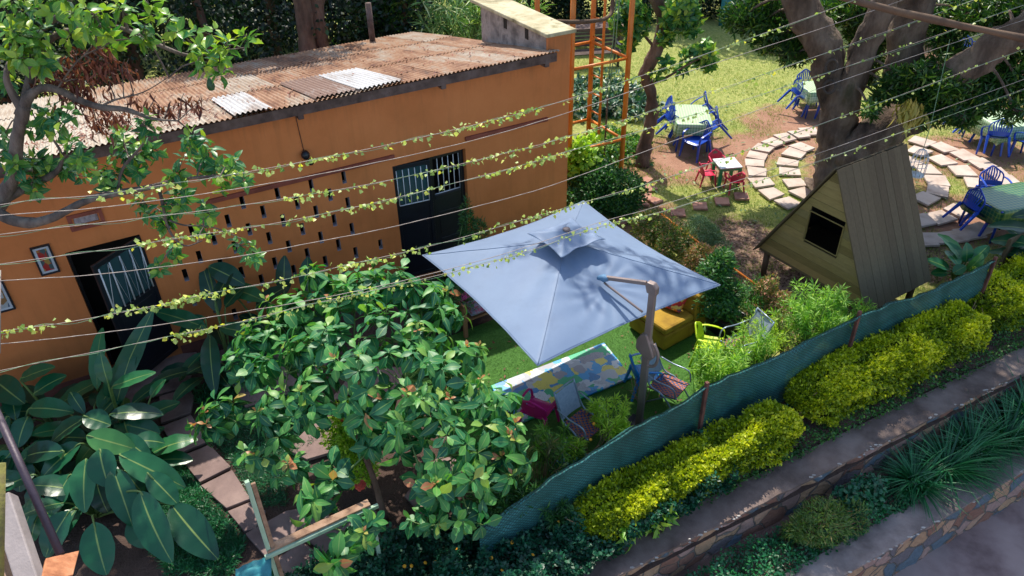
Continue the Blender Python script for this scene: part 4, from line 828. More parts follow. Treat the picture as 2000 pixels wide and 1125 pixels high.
# ================================================================ FENCE, TOWER, BENCH, GATE, WIRES
pm('rust_post', [(.05, .02, .018), (.12, .045, .035), (.18, .07, .05)], 6, .85, .4, 50)
def netm():
    m, nt, P = newmat('shade_net'); L = nt.links; v = coords(nt)
    wv = []
    for a in (math.radians(45), math.radians(-45)):
        sp = nt.nodes.new('ShaderNodeSeparateXYZ'); L.new(v, sp.inputs[0]); q = nt.nodes.new('ShaderNodeMath'); q.operation = 'MULTIPLY_ADD'; L.new(sp.outputs[0], q.inputs[0]); q.inputs[1].default_value = 18 if a > 0 else -18
        z = nt.nodes.new('ShaderNodeMath'); z.operation = 'MULTIPLY'; L.new(sp.outputs[2], z.inputs[0]); z.inputs[1].default_value = 21; L.new(z.outputs[0], q.inputs[2])
        f = nt.nodes.new('ShaderNodeMath'); f.operation = 'FRACT'; L.new(q.outputs[0], f.inputs[0]); g = nt.nodes.new('ShaderNodeMath'); g.operation = 'LESS_THAN'; L.new(f.outputs[0], g.inputs[0]); g.inputs[1].default_value = .24; wv.append(g.outputs[0])
    mx = nt.nodes.new('ShaderNodeMath'); mx.operation = 'MAXIMUM'; L.new(wv[0], mx.inputs[0]); L.new(wv[1], mx.inputs[1])
    n = noise(nt, coords(nt, (1, 1, .5)), 1.6, 6); r = ramp(nt, [(.010, .075, .07), (.018, .14, .135), (.04, .20, .21)], [.3, .5, .7]); L.new(n, r.inputs[0])
    k = nt.nodes.new('ShaderNodeMath'); k.operation = 'MULTIPLY'; L.new(mx.outputs[0], k.inputs[0]); k.inputs[1].default_value = .85
    L.new(mixc(nt, k.outputs[0], r.outputs[0], (.004, .025, .03)), P.inputs['Base Color']); P.inputs['Roughness'].default_value = .75
    t = nt.nodes.new('ShaderNodeBsdfTransparent'); t.inputs[0].default_value = (.6, .9, .85, 1); mx2 = nt.nodes.new('ShaderNodeMixShader'); mx2.inputs[0].default_value = .05; L.new(P.outputs[0], mx2.inputs[1]); L.new(t.outputs[0], mx2.inputs[2]); L.new(mx2.outputs[0], nt.nodes['Material Output'].inputs[0])
    stk = noise(nt, coords(nt, (9, 1, 3), math.radians(-27)), 6, 6, .75); lk = P.inputs['Base Color'].links[0]; src = lk.from_socket; L.new(mixc(nt, stk, mixc(nt, 1.0, src, (.35, .4, .45), 'MULTIPLY'), mixc(nt, 1.0, src, (1.7, 1.6, 1.5), 'MULTIPLY')), P.inputs['Base Color']); bump(nt, P, stk, .8, .02)
netm()
FT = [(-.45, 5.85, .75), (.35, 6.32, 1.02), (1.24, 6.83, 1.2), (2.55, 7.72, 1.2), (5.17, 9.22, 1.2), (7.95, 10.62, 1.2)]
FT = [Vector(q) for q in FT]
fence = thing('green_mesh_fence', (3, 8, 0), 'sagging dark green shade net fence with rusty posts above the hedge', 'fence')
fp = smoothpts(FT, 16)
def ffn(u, v):
    i = u*(len(fp)-1); a = fp[int(i)]; b = fp[min(int(i)+1, len(fp)-1)]; p = a.lerp(b, i-int(i)); s = 0
    d = min((p-q).length for q in FT); sag = min(d, 1.3)*.075
    top = p.z-sag+.03*mnoise.noise(Vector((p.x*1.1, 1, 1))); z = -.05+(top+.05)*v; bul = .05*math.sin(v*3.1)*mnoise.noise(Vector((p.x*1.3, 3, 1)))*2+.025*mnoise.noise(Vector((p.x*6+v*3, v*2, 0)))
    fold = .035*math.exp(-((v-1)*9)**2)*(1+mnoise.noise(Vector((p.x*2.5, v*16, 0)))*1.5)+.03*mnoise.noise(Vector((p.x*2.2-v*3, v*9, 4)))*v
    return Vector((p.x, p.y, z))+Vector((.45, -.89, 0))*(bul+fold)
mb = MB(); mb.sheet(ffn, 340, 34); mb.build('netting', 'shade_net', fence, True)
mb = MB(); mb.tube([ffn(i/120, 1)+Vector((.02, -.04, .0)) for i in range(121)], .013, 6); mb.build('top_wire', 'shade_net', fence, True)
for q in FT[3:]:
    mb = MB(); b = Vector((q.x+.03, q.y-.06, -.05)); mb.bar(b, b+Vector((.0, .02, q.z+.12)), .05, .05, up=Vector((.45, -.9, 0))); mb.build('post', 'rust_post', fence, bevel=.006)
# orange steel tower
pm('orange_paint', [(.52, .13, .012), (.68, .19, .02), (.74, .23, .04)], 3, .45, .15, 60)
TA = Vector((1.29, 15.12, 0)); TD = Vector((2.52, 15.75, 0)); TB = Vector((1.88, 16.92, 0)); TE = TA+TB-TD
tw = thing('steel_tower', TA, 'orange painted steel climbing tower beside the end of the building', 'tower')
for p in (TA, TD, TB, TE): mb = MB(); mb.tube([p-Z*.03, p+Z*5.9], .055, 12); mb.build('leg', 'orange_paint', tw, True)
for z in (1.2, 3.0, 4.8):
    for a, b in ((TA, TD), (TD, TB), (TB, TE), (TE, TA)):
        d = (b-a).normalized(); mb = MB(); mb.tube([a+d*.05+Z*z, b-d*.05+Z*z], .032, 8); mb.build('cross_tube', 'orange_paint', tw, True)
TL = TB+(TD-TB).normalized()*.42; mb = MB(); mb.tube([TL-Z*.03, TL+Z*5.9], .03, 8); mb.build('ladder_rail', 'orange_paint', tw, True)
for i in range(12): d = (TL-TB).normalized(); mb = MB(); mb.tube([TB+d*.05+Z*(.6+.42*i), TL-d*.028+Z*(.6+.42*i)], .018, 6); mb.build('rung', 'orange_paint', tw, True)
pm('rope_green', [(.12, .22, .12), (.2, .34, .2)], 9, .8, .2)
for i, (x0, x1, lb) in enumerate(((1206, 1184, 'thin green rope hanging slack in the orange tower, left one'), (1213, 1188, 'thin green rope hanging slack in the orange tower, right one'))):
    mb = MB(); a = atY(x0, -40, 16.2+i*.1); b = atY(x1, 190, 16.2+i*.1); mb.tube([a, a.lerp(b, .5)+Vector((.03, 0, 0)), b], .012, 5); tag(mb.build('rope', 'rope_green', None), lb, 'rope', 'green ropes in the tower')
mb = MB(); a = atY(1187, 190, 16.3); mb.tube([a, atY(1178, 340, 16.3)], [.02, .024], 6); tag(mb.build('leaning_pole', 'log', None, True), 'thin brown pole hanging under the green ropes in the tower', 'pole')
# branch / conduit running from the parapet to the tower
mb = MB(); limb(mb, [W(-.05, 4.2, -.6), atY(1150, 42, 14.6), atY(1190, 32, 15.2), atY(1196, 0, 15.4), atY(1197, -50, 15.4)], [.045, .04, .035, .04, .04], 7, 4, .1)
tag(mb.build('bare_branch', 'log', None, True), 'bare bent branch reaching from the parapet block to the orange tower', 'branch')
# dark slatted bench beyond the tower
bb = at(1152, 128, 0); bch = thing('slatted_bench', bb, 'dark slatted garden bench on the lawn behind the orange tower', 'bench', None, .12); B = dict(parent=bch, world=False)
for i in range(5): MB().box((0, -.25+i*.11, .45), (1.9, .08, .03)).build('seat_slat', 'fascia_wood', bevel=.004, **B)
for i in range(5): MB().box((0, .26+i*.03, .58+i*.11), (1.9, .025, .075)).build('back_slat', 'fascia_wood', bevel=.004, **B)
for s in (-1, 1):
    MB().box((s*.85, -.24, .215), (.07, .07, .43)).build('leg', 'black_paint', **B); MB().bar((s*.85, .22, 0), (s*.85, .37, 1.05), .07, .05, up=Vector((0, 1, 0))).build('leg', 'black_paint', **B)
    MB().box((s*.87, .0, .68), (.08, .56, .03)).build('armrest', 'black_paint', **B)
tb_ = at(1190, 92, 0); sg = thing('garden_swing', at(1150, 95, 0), 'dark timber table behind the slatted bench beyond the tower', 'table'); B = dict(parent=sg, world=False)
MB().box((0, 0, .72), (2.4, .9, .06)).build('tabletop', 'fascia_wood', **B)
for a in (-1, 1):
    for b in (-1, 1): MB().box((a*1.05, b*.36, .345), (.09, .09, .69)).build('leg', 'fascia_wood', **B)
sg.name = 'timber_table'
st = atY(1225, 52, 22); mb = MB(); mb.box(st, (.62, .25, .035)); sw = thing('swing_seat', st, 'pinkish board swing seat hanging from thin ropes behind the tower', 'swing'); mb.build('seat_board', 'wood_red', sw)
for s in (-1, 1): mb = MB(); mb.tube([st+Vector((s*.26, 0, 0)), st+Vector((s*.26, 0, 3.5))], .012, 5); mb.build('rope', 'rope_green', sw)
# rust coloured low rail of wire panels behind the parasol
lf = thing('low_wire_fence', at(1380, 520, 0), 'low fence with long rust coloured rail behind the red leafed shrubs', 'fence')
ra = at(1288, 415, .5); rb = at(1484, 562, .5); rd = (rb-ra)
mb = MB(); mb.tube([ra, ra+rd*.5-Z*.02, rb], .022, 8); mb.build('rail', 'orange_paint', lf, True)
for k in (0, .33, .66, 1): mb = MB(); q = ra+rd*k; mb.tube([Vector((q.x, q.y, -.02)), q-Z*.025], .018, 6); mb.build('post', 'rust_post', lf, True)
mb = MB()
for i in range(60): q = ra+rd*((i+.5)/60); mb.tube([Vector((q.x, q.y, .02)), q-Z*.02], .004, 3, cap=False)
for z in (.12, .28, .4): mb.tube([Vector((ra.x, ra.y, z)), Vector((rb.x, rb.y, z))], .004, 3)
mb.build('wire_mesh', 'rust_post', lf)
# gate frame of pale green timber at the bottom
pm('green_timber', [(.16, .25, .17), (.33, .47, .33), (.42, .55, .42)], 7, .75, .3, 50, stretch=(1, 1, .3)); pm('timber_raw', [(.12, .06, .035), (.30, .18, .11), (.38, .25, .17)], 7, .85, .4, 50)
g0 = at(482, 940, 2.3); g0.z = 0
def zof(p, y):
    lo, hi = -1, 8
    for _ in range(40):
        mi = (lo+hi)/2; d = Vector((p.x, p.y, mi-CH)); yy = 562.5-CF*d.dot(cY)/d.dot(cF)
        if yy > y: lo = mi
        else: hi = mi
    return lo
zb = zof(g0, 1078); g1 = at(722, 985, zb+.02); g1.z = 0; gd = (g1-g0).normalized(); gn = Vector((gd.y, -gd.x, 0))
gate = thing('timber_gate_frame', g0, 'weathered pale green timber gate frame at the bottom of the view', 'gate')
mb = MB(); mb.box(g0+Z*1.15, (.045, .045, 2.3), (gd, gn, Z)); mb.build('post', 'green_timber', gate, bevel=.004)
mb = MB(); mb.box(g0+gd*.05+Z*1.12, (.045, .03, 2.24), (gd, gn, Z)); mb.build('post_batten', 'timber_raw', gate, bevel=.004)
mb = MB(); mb.box(g1+Z*(zb/2-.05), (.045, .045, zb-.1), (gd, gn, Z)); mb.build('post', 'green_timber', gate, bevel=.004)
mb = MB(); mb.bar(g0-gd*.06+gn*.05+Z*zb, g1+gd*.08+gn*.05+Z*zb, .04, .05); mb.build('crossbar', 'green_timber', gate, bevel=.004)
mb = MB(); mb.bar(g0-gd*.02-gn*.005+Z*(zb+.045), g1-gn*.005+Z*(zb+.045), .10, .03); o = mb.build('top_board', 'timber_raw', gate, bevel=.006)
mb = MB(); a = at(455, 1128, .9)
def tarp(u, v): p = at(460+70*u, 1112+60*v-22*math.sin(u*1.7), 1.0+.15*u); return p+Z*(.06*mnoise.noise(Vector((u*4, v*5, 1))))
mb.sheet(tarp, 14, 14); pm('teal_tarp', [(.01, .10, .13), (.03, .24, .28)], 5, .6, .4, 30); o = mb.build('tarpaulin', 'teal_tarp', None, True); o.modifiers.new('t', 'SOLIDIFY').thickness = .006; tag(o, 'crumpled teal tarpaulin at the foot of the green timber post', 'tarpaulin')
# bottom left corner: pillar, iron stay with rusty plate, mossy post, barbed wire arm
def seg(name, p0, p1, w0, mat, label, cat, dep0, dep1, round_=True):
    a = Vector((0, 0, CH))+ray(*p0)*dep0; b = Vector((0, 0, CH))+ray(*p1)*dep1; mb = MB()
    if round_: mb.tube([a, b], w0, 10)
    else: mb.bar(a, b, w0[0], w0[1], up=Vector((.3, -.8, .5)))
    return tag(mb.build(name, mat, None, round_, bevel=0 if round_ else .008), label, cat)
pm('dark_iron', [(.035, .022, .035), (.07, .05, .07)], 5, .5, .2, metal=.2); pm('rust_plate', [(.25, .08, .03), (.45, .18, .08), (.55, .26, .14)], 9, .8, .4, 50); pm('cream_paint', [(.13, .105, .10), (.24, .20, .19), (.32, .27, .26)], 3, .7, .3, 40); pm('moss_post', [(.10, .10, .02), (.22, .20, .05), (.10, .07, .05)], 9, .9, .5, 40)
seg('iron_stay', (-22, 770), (118, 1082), .023, 'dark_iron', 'dark slanting iron stay at the lower left corner', 'pole', 4.6, 4.3)
pc = [Vector((0, 0, CH))+ray(x, y)*d for x, y, d in ((90, 1090, 4.2), (155, 1075, 4.4), (143, 1122, 4.2), (78, 1140, 4.0))]; mb = MB(); n__ = (pc[1]-pc[0]).cross(pc[3]-pc[0]).normalized(); mb.prism(pc, None, n__*.02); tag(mb.build('rusty_plate', 'rust_plate', None, bevel=.003), 'rusty orange metal plate at the foot of the iron stay', 'plate')
seg('cream_beam', (8, 975), (72, 1170), (.11, .09), 'cream_paint', 'scuffed cream painted beam in the lower left corner', 'beam', 4.3, 4.0, False)
seg('dark_board', (-6, 1045), (42, 1180), (.03, .12), 'timber_raw', 'dark brown board below the cream beam at the left corner', 'board', 4.4, 4.1, False)
seg('mossy_post', (2, 905), (-2, 1160), .022, 'moss_post', 'thin mossy post at the extreme lower left edge', 'post', 3.8, 3.8)
seg('white_arm', (0, 528), (-1, 690), .006, 'cream_paint', 'slim white fence arm holding the wires at the left edge', 'post', 4.75, 4.6)
# wires
pm('wire_steel', [(.30, .25, .22), (.44, .38, .33)], 20, .5, .2, metal=.2)
WP = Vector((0, 0, CH))+ray(0, 690)*5.0
WIRES = [([(-300, 470), (0, 400), (200, 380), (338, 358), (430, 345), (660, 303), (850, 262), (1000, 225), (1109, 194), (1330, 122), (1600, 26), (1800, -50)], 1),
    ([(-300, 455), (0, 421), (199, 405), (448, 371), (660, 333), (913, 277), (1109, 220), (1330, 145), (1650, 40), (1900, -50)], 0),
    ([(-300, 500), (0, 458), (225, 432), (400, 411), (560, 387), (770, 350), (1000, 296), (1109, 267), (1330, 199), (1600, 108), (2000, -35)], 2),
    ([(-300, 560), (0, 516), (210, 487), (400, 457), (560, 432), (770, 387), (1000, 328), (1102, 298), (1330, 232), (1600, 148), (2000, 10)], 1),
    ([(-300, 580), (0, 549), (200, 535), (450, 503), (620, 472), (780, 440), (1000, 385), (1109, 351), (1330, 270), (1700, 138), (2150, -10)], 0),
    ([(-300, 700), (0, 648), (140, 628), (309, 596), (400, 575), (560, 545), (680, 517), (850, 478), (1014, 432), (1158, 390), (1330, 338), (1600, 243), (1850, 152), (2150, 40)], 1),
    ([(-300, 700), (0, 672), (160, 655), (300, 636), (450, 613), (640, 580), (800, 545), (997, 492), (1172, 434), (1310, 395), (1640, 285), (2150, 100)], 0),
    ([(-300, 790), (0, 724), (213, 682), (330, 657), (450, 633), (617, 592), (800, 551), (1000, 500), (1180, 440), (1330, 402), (1700, 280), (2150, 120)], 1)]
leafmat('vine_leaf', [(.10, .20, .04), (.30, .42, .14), (.46, .54, .22), (.60, .56, .06)], [0, .4, .75, 1], rough=.4, trans=.35, mid=(.55, .6, .25), midw=.12)
ivy = leaf_tpl(1.0, 3, .12, .15, .55)
ORD = ['topmost', 'second', 'third', 'fourth', 'fifth', 'sixth', 'seventh', 'lowest']
for i, (pts, vine) in enumerate(WIRES):
    p3 = smoothpts([onv(x, y, WP+N*(.0 if i % 2 else .02), N) for x, y in pts], 5); mb = MB(); mb.tube(p3, .0022, 5)
    if i in (1, 4, 6):
        q = [v+Vector((0, math.cos(j*.9), math.sin(j*.9)))*.002 for j, v in enumerate(smoothpts(p3, 3))]; mb.tube(q, .0018, 4)
    tag(mb.build('fence_wire', 'wire_steel', None, True), f'{ORD[i]} of the twisted wires stretched across the view, counted at the left edge', 'wire', 'twisted wires across the view')
    if vine:
        lv = LV(); fine = smoothpts(p3, 12); cl = 0; pos = []; stm = MB(); sp = []
        gate_ = RNG.uniform(0, 9)
        for j, v in enumerate(fine):
            dens = .55+.25*math.sin(v.x*5+gate_)+.2*math.sin(v.x*13+i)
            if v.x < (-2.6, 0, -1.6, -2.5, 0, -3.4, 0, -2.5)[i]: dens *= .12
            for _ in range(int(max(0, dens)*1.4+RNG.uniform(0, .8))):
                pos.append(np.array(v)+np.array([0, 0, RNG.normal(-.006, .017)])+np.array(N)*RNG.normal(0, .014)+np.array(U)*RNG.uniform(-.03, .03))
        pos = np.array(pos); n = len(pos); d = rdir(n); d[:, 2] = -np.abs(d[:, 2])*.7; nn = rdir(n)+np.array([.2, -.8, .8])
        lv.add(ivy, pos, d, nn, RNG.uniform(.022, .042, n), np.clip(RNG.normal(.5, .25, n), 0, 1))
        ph_ = RNG.uniform(0, 6); stm.tube([v+Z*(.010*math.sin(j*.35+ph_)-.004)+N*.009*math.cos(j*.3) for j, v in enumerate(fine[::3]) if v.x > -3.6], .0018, 4)
        r = thing('climbing_vine', fine[len(fine)//2], f'yellow green leafy vine twined along the {ORD[i]} wire', 'vine', 'vines on the wires'); lv.build('leaves', 'vine_leaf', r, False); stm.build('stem', 'rope_green', r)
# ================================================================ VEGETATION
leafmat('leaf_avocado', [(.012, .085, .045), (.03, .16, .06), (.13, .29, .045), (.32, .44, .06)], [0, .45, .78, 1], rough=.36, trans=.28, mid=(.30, .40, .10), midw=.10)
leafmat('leaf_shrub', [(.012, .095, .055), (.03, .18, .065), (.10, .30, .06), (.25, .35, .07), (.42, .17, .09)], [0, .42, .75, .96, 1], rough=.46, trans=.3, mid=(.26, .42, .12), midw=.10)
leafmat('leaf_dead', [(.07, .02, .018), (.16, .05, .035), (.26, .10, .07)], rough=.7, trans=.15, vein=False)
leafmat('leaf_mango', [(.006, .035, .012), (.02, .085, .02), (.08, .18, .02), (.22, .30, .04)], [0, .5, .85, 1], rough=.38, trans=.25, mid=(.15, .22, .05), midw=.1)
leafmat('leaf_yellow', [(.30, .28, .06), (.50, .42, .14)], rough=.6, trans=.3, vein=False)
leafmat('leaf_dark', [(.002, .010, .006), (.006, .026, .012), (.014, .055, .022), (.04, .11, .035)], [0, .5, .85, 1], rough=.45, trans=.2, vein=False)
leafmat('leaf_mid', [(.012, .06, .018), (.03, .13, .03), (.08, .22, .04), (.18, .32, .06)], [0, .45, .8, 1], rough=.45, trans=.25, vein=False)
leafmat('leaf_palm', [(.05, .16, .05), (.14, .30, .10), (.32, .46, .18), (.55, .62, .38)], [0, .45, .8, 1], rough=.4, trans=.3, vein=False)
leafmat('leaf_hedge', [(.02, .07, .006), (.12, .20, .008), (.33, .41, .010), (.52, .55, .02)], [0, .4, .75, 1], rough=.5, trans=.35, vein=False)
leafmat('leaf_lime', [(.13, .27, .02), (.34, .54, .05), (.58, .72, .10)], rough=.45, trans=.35, vein=False)
leafmat('leaf_feather', [(.06, .19, .02), (.16, .36, .04), (.36, .54, .08)], rough=.45, trans=.35, vein=False)
leafmat('leaf_redtip', [(.03, .09, .02), (.09, .18, .03), (.30, .20, .10), (.55, .25, .20)], [0, .4, .75, 1], rough=.4, trans=.3, vein=False)
leafmat('leaf_grey', [(.06, .14, .07), (.14, .24, .13), (.26, .36, .22)], rough=.6, trans=.25, vein=False)
leafmat('leaf_teal', [(.004, .035, .02), (.008, .075, .045), (.02, .14, .07)], rough=.4, trans=.2, vein=False)
leafmat('leaf_cut', [(.010, .045, .03), (.03, .12, .07), (.16, .26, .2), (.38, .45, .40)], [0, .55, .85, 1], rough=.35, trans=.15, vein=False)  # pale end of the ramp paints highlights on some leaves
leafmat('leaf_grass', [(.006, .06, .03), (.012, .12, .05), (.03, .2, .07)], rough=.4, trans=.2, vein=False)
def bigleafm():
    m, nt, P = newmat('leaf_big'); L = nt.links; a = nt.nodes.new('ShaderNodeAttribute'); a.attribute_name = 'tint'; x = nt.nodes.new('ShaderNodeAttribute'); x.attribute_name = 'ax'
    r = ramp(nt, [(.006, .05, .03), (.012, .10, .045), (.03, .17, .06), (.10, .26, .05)], [0, .5, .85, 1]); L.new(a.outputs['Fac'], r.inputs[0])
    n = noise(nt, coords(nt), 5, 4); c = mixc(nt, n, mixc(nt, 1.0, r.outputs[0], (.7, .75, .8), 'MULTIPLY'), mixc(nt, 1.0, r.outputs[0], (1.35, 1.25, 1.1), 'MULTIPLY'))
    lt = nt.nodes.new('ShaderNodeMapRange'); lt.inputs[1].default_value = .07; lt.inputs[2].default_value = .03; lt.inputs[3].default_value = 0; lt.inputs[4].default_value = .85; L.new(x.outputs['Fac'], lt.inputs[0])
    L.new(mixc(nt, lt.outputs[0], c, (.26, .36, .10)), P.inputs['Base Color']); P.inputs['Roughness'].default_value = .33; bump(nt, P, noise(nt, coords(nt), 18, 3), .25, .01)
    t = nt.nodes.new('ShaderNodeBsdfTranslucent'); L.new(mixc(nt, 1.0, c, (1.4, 1.6, .5), 'MULTIPLY'), t.inputs[0]); mx = nt.nodes.new('ShaderNodeMixShader'); mx.inputs[0].default_value = .18
    L.new(P.outputs[0], mx.inputs[1]); L.new(t.outputs[0], mx.inputs[2]); L.new(mx.outputs[0], nt.nodes['Material Output'].inputs[0])
bigleafm()
pm('bark_grey', [(.05, .04, .035), (.13, .10, .085), (.22, .18, .15)], 7, .9, .7, 35, stretch=(1, 1, .35), bdist=.03)
pm('bark_brown', [(.06, .035, .025), (.15, .09, .065), (.24, .15, .11)], 4, .92, .8, 22, stretch=(1, 1, .35), bdist=.05)
pm('bark_mango', [(.035, .024, .018), (.11, .074, .055), (.20, .145, .11), (.085, .07, .04)], 2.2, .95, .8, 14, stretch=(1, 1, .45), bdist=.06)
pm('twig_dry', [(.22, .13, .07), (.38, .25, .15)], 6, .8, .3, 60); pm('stem_green', [(.07, .14, .03), (.14, .22, .06)], 8, .6, .2, 60)
AVO = leaf_tpl(.50, 4, .16, .22, .75, .12, .10); OBO = leaf_tpl(.50, 6, .11, .40, 1.38, .10, .08); MAN = leaf_tpl(.24, 3, .2, .35, .9, 0, .05); SLIM = leaf_tpl(.16, 2, .2, .2, .8); RH = rhomb(.6); RHS = rhomb(.34); DEAD = leaf_tpl(.26, 3, .45, .5, .9, .3)

# ---- clipped yellow hedge in three lengths
def hedge(pa, pb, w_, h, n, label, seed):
    a, b = Vector(pa), Vector(pb); a.z = b.z = 0; L = (b-a).length; d = (b-a).normalized(); s = Vector((d.y, -d.x, 0)); g = np.random.default_rng(seed)
    r = thing('clipped_hedge', (a+b)/2, label, 'hedge', 'yellow hedges along the fence'); lv = LV()
    # points on a rounded section swept along the length with lumps
    t = g.uniform(0, 1, n); ph_ = g.uniform(-.35, math.pi+.35, n); e = .62
    cx_ = np.cos(ph_); sz = np.sin(ph_); x = np.sign(cx_)*np.abs(cx_)**e; z = np.sign(sz)*np.abs(sz)**e
    ends = np.minimum(1, (np.minimum(t, 1-t)*L/(w_*.45)).clip(0, 1))**.5
    P3 = np.stack([t*L, x, z], 1); nz = np.array([mnoise.noise(Vector((q[0]*1.9, q[1]*1.3+seed, q[2]*1.3)))*.30+mnoise.noise(Vector((q[0]*4, q[1]*3, q[2]*3+seed)))*.13+mnoise.noise(Vector((q[0]*13, q[1]*6, q[2]*6+seed)))*.15 for q in P3])
    dep = 1-g.exponential(.09, n).clip(0, .5)+(g.uniform(0, 1, n) < .06)*g.uniform(0, .22, n); rr = (1+nz)*dep*ends
    pos = np.array(a)[None]+np.outer(t*L, d)+np.outer(x*w_/2*rr, s)+np.outer(h*.42+z*h*.58*rr-.02, [0, 0, 1])
    nd = np.outer(x, s)+np.outer(z, [0, 0, 1])
    dirs = nrm(nd*.7+g.normal(size=(n, 3))*.7); lv.add(RH, pos, dirs, nrm(nd+g.normal(size=(n, 3))*.6), g.uniform(.03, .065, n), np.clip(.24+.24*z+.5*(dep-.75)*2+nz*1.2+g.normal(0, .17, n), 0, 1)); lv.build('foliage', 'leaf_hedge', r, False)  # low and deep leaves tinted darker, shading put into the colour
    mb = MB()
    for i in range(int(L*7)):
        q = a+d*(L*(i+.5)/int(L*7))+s*random.uniform(-.2, .2); mb.tube([q, q+Vector((random.uniform(-.1, .1), random.uniform(-.1, .1), h*.5)), q+Vector((random.uniform(-.2, .2), random.uniform(-.2, .2), h*.85))], [.012, .009, .004], 4)
    mb.build('stems', 'twig_dry', r)
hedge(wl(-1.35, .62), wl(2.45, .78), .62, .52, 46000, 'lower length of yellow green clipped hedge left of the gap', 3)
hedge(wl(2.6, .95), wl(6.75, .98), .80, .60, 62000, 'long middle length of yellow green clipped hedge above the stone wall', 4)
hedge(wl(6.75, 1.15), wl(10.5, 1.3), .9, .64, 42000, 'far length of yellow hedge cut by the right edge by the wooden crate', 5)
# ---- generic plant: several lumps of leaves and stems from a base
def plant(name, label, cat, base, lumps, tpl, size, mat, tint=.5, tj=.2, group=None, stems=True, smat='stem_green', lo=.4, amp=.42, dens=1.0, out=.7, sr=.012, smooth=False, kind=None):
    r = thing(name, (base[0], base[1], base[2] if len(base) > 2 else 0), label, cat, group); lv = LV()
    for c, rad, n in lumps: bush(lv, c, rad, int(n*dens), tpl, size, tint, tj, lo, amp, out)
    lv.build('foliage', mat, r, smooth)
    if stems:
        mb = MB()
        for c, rad, n in lumps:
            rad = np.asarray(rad)*np.ones(3)
            for _ in range(5):
                e = Vector(c)+Vector((random.uniform(-.6, .6)*rad[0], random.uniform(-.6, .6)*rad[1], random.uniform(0, .6)*rad[2])); b = Vector(r.location); mb.tube([b+Vector((random.uniform(-.05, .05), random.uniform(-.05, .05), 0)), b.lerp(e, .55)+Vector((random.uniform(-.1, .1),)*2+(.05,)), e], [sr, sr*.8, sr*.35], 5)
        mb.build('stems', smat, r, True)
    return r
def lumpsat(L, size_n=1): return [(tuple(at(x, y, z)), r, n) for x, y, z, r, n in L]
# plants inside the fence
def wispy(label, x, y, n, h, spread, mat, size=.12, tint=.5, lean=(0, 0), dense=46, smat='stem_green', cat='shrub', start=.3):
    b0 = at(x, y); r = thing('feathery_shrub', b0, label, cat, 'feathery shrubs along the fence'); lv = LV(); mb = MB()
    for i in range(n):
        a = RNG.uniform(0, 6.283); q = RNG.uniform(.15, 1)**.6*spread; hh = h*RNG.uniform(.55, 1.1)*(1-.25*(q/spread)**2); b = b0+Vector((math.cos(a)*.08, math.sin(a)*.08, 0)); e = b0+Vector((math.cos(a)*q+lean[0], math.sin(a)*q+lean[1], hh)); m_ = b.lerp(e, .5)+Z*hh*.14
        ps = smoothpts([b, m_, e], 6); mb.tube(ps, [.007]*4+[.005]*5+[.003]*(len(ps)-9), 4)
        k = dense; t = RNG.uniform(start, 1.0, k)**.8; pos = np.array([tuple(ps[min(int(v*(len(ps)-1)), len(ps)-1)].lerp(ps[min(int(v*(len(ps)-1))+1, len(ps)-1)], v*(len(ps)-1) % 1)) for v in t]); ax = np.array(e-m_); ax /= np.linalg.norm(ax)
        d = nrm(RNG.normal(size=(k, 3))*.75+ax*.55+[0, 0, .1]); lv.add(SLIM, pos+d*.02, d, nrm(RNG.normal(size=(k, 3))*.4+[0, -.1, 1]), size*RNG.uniform(.6, 1.2, k), np.clip(tint+RNG.normal(0, .2, k), 0, 1))
    lv.build('foliage', mat, r, False); mb.build('stems', smat, r, True); return r
wispy('bright lime feathery shrub by the net fence just left of the parasol post', 1190, 868, 26, .85, .33, 'leaf_lime', .11, .6, dense=60)
wispy('feathery shrub half hiding the woven folding chair at the fence', 1085, 915, 18, .75, .32, 'leaf_feather', .12, .4)
wispy('yellowish straggly feathery shrub with dry stems by the big shrub', 1050, 950, 24, .85, .42, 'leaf_redtip', .10, .28, smat='twig_dry', dense=34)
wispy('small fresh sprig of slender leaves between the dry stems at the fence', 1118, 905, 6, .45, .14, 'leaf_lime', .11, .5)
wispy('fresh green feathery shrub in front of the lime green chair', 1402, 775, 30, 1.05, .38, 'leaf_feather', .14, .65, dense=52)
wispy('airy feathery shrub half covering the folding chair behind the lime chair', 1452, 735, 22, .95, .34, 'leaf_feather', .12, .55)
wispy('leafy shrub covering the low left end of the net fence', 985, 1010, 34, .95, .5, 'leaf_mid', .13, .45)
wispy('dark leafy shrub before the fence at the left end of the lower hedge', 1095, 1010, 24, .6, .4, 'leaf_mid', .11, .3)
wispy('low feathery shrub spilling over the top of the net fence', 1365, 775, 14, .7, .26, 'leaf_feather', .12, .5)
wispy('tall airy feathery shrub in front of the playhouse corner', 1570, 690, 52, 1.35, .62, 'leaf_feather', .13, .5, dense=60)
wispy('airy feathery shrub reaching along the fence below the playhouse roof', 1640, 670, 26, .95, .4, 'leaf_feather', .12, .6, dense=44)
wispy('low pale feathery shrub between the folding chair and the fence post', 1490, 705, 34, .85, .5, 'leaf_lime', .10, .45, dense=46)
wispy('thin straggling shrub with dry twigs behind the net fence', 1535, 700, 22, .8, .38, 'leaf_redtip', .09, .3, smat='twig_dry', dense=36)
plant('small_leaf_shrub', 'loose small leaved shrub behind the folding chair by the low rail', 'shrub', at(1470, 620), lumpsat([(1475, 590, .4, (.25, .25, .35), 1500), (1455, 620, .3, (.22, .2, .25), 900)]), RHS, .06, 'leaf_mid', .6, .2)
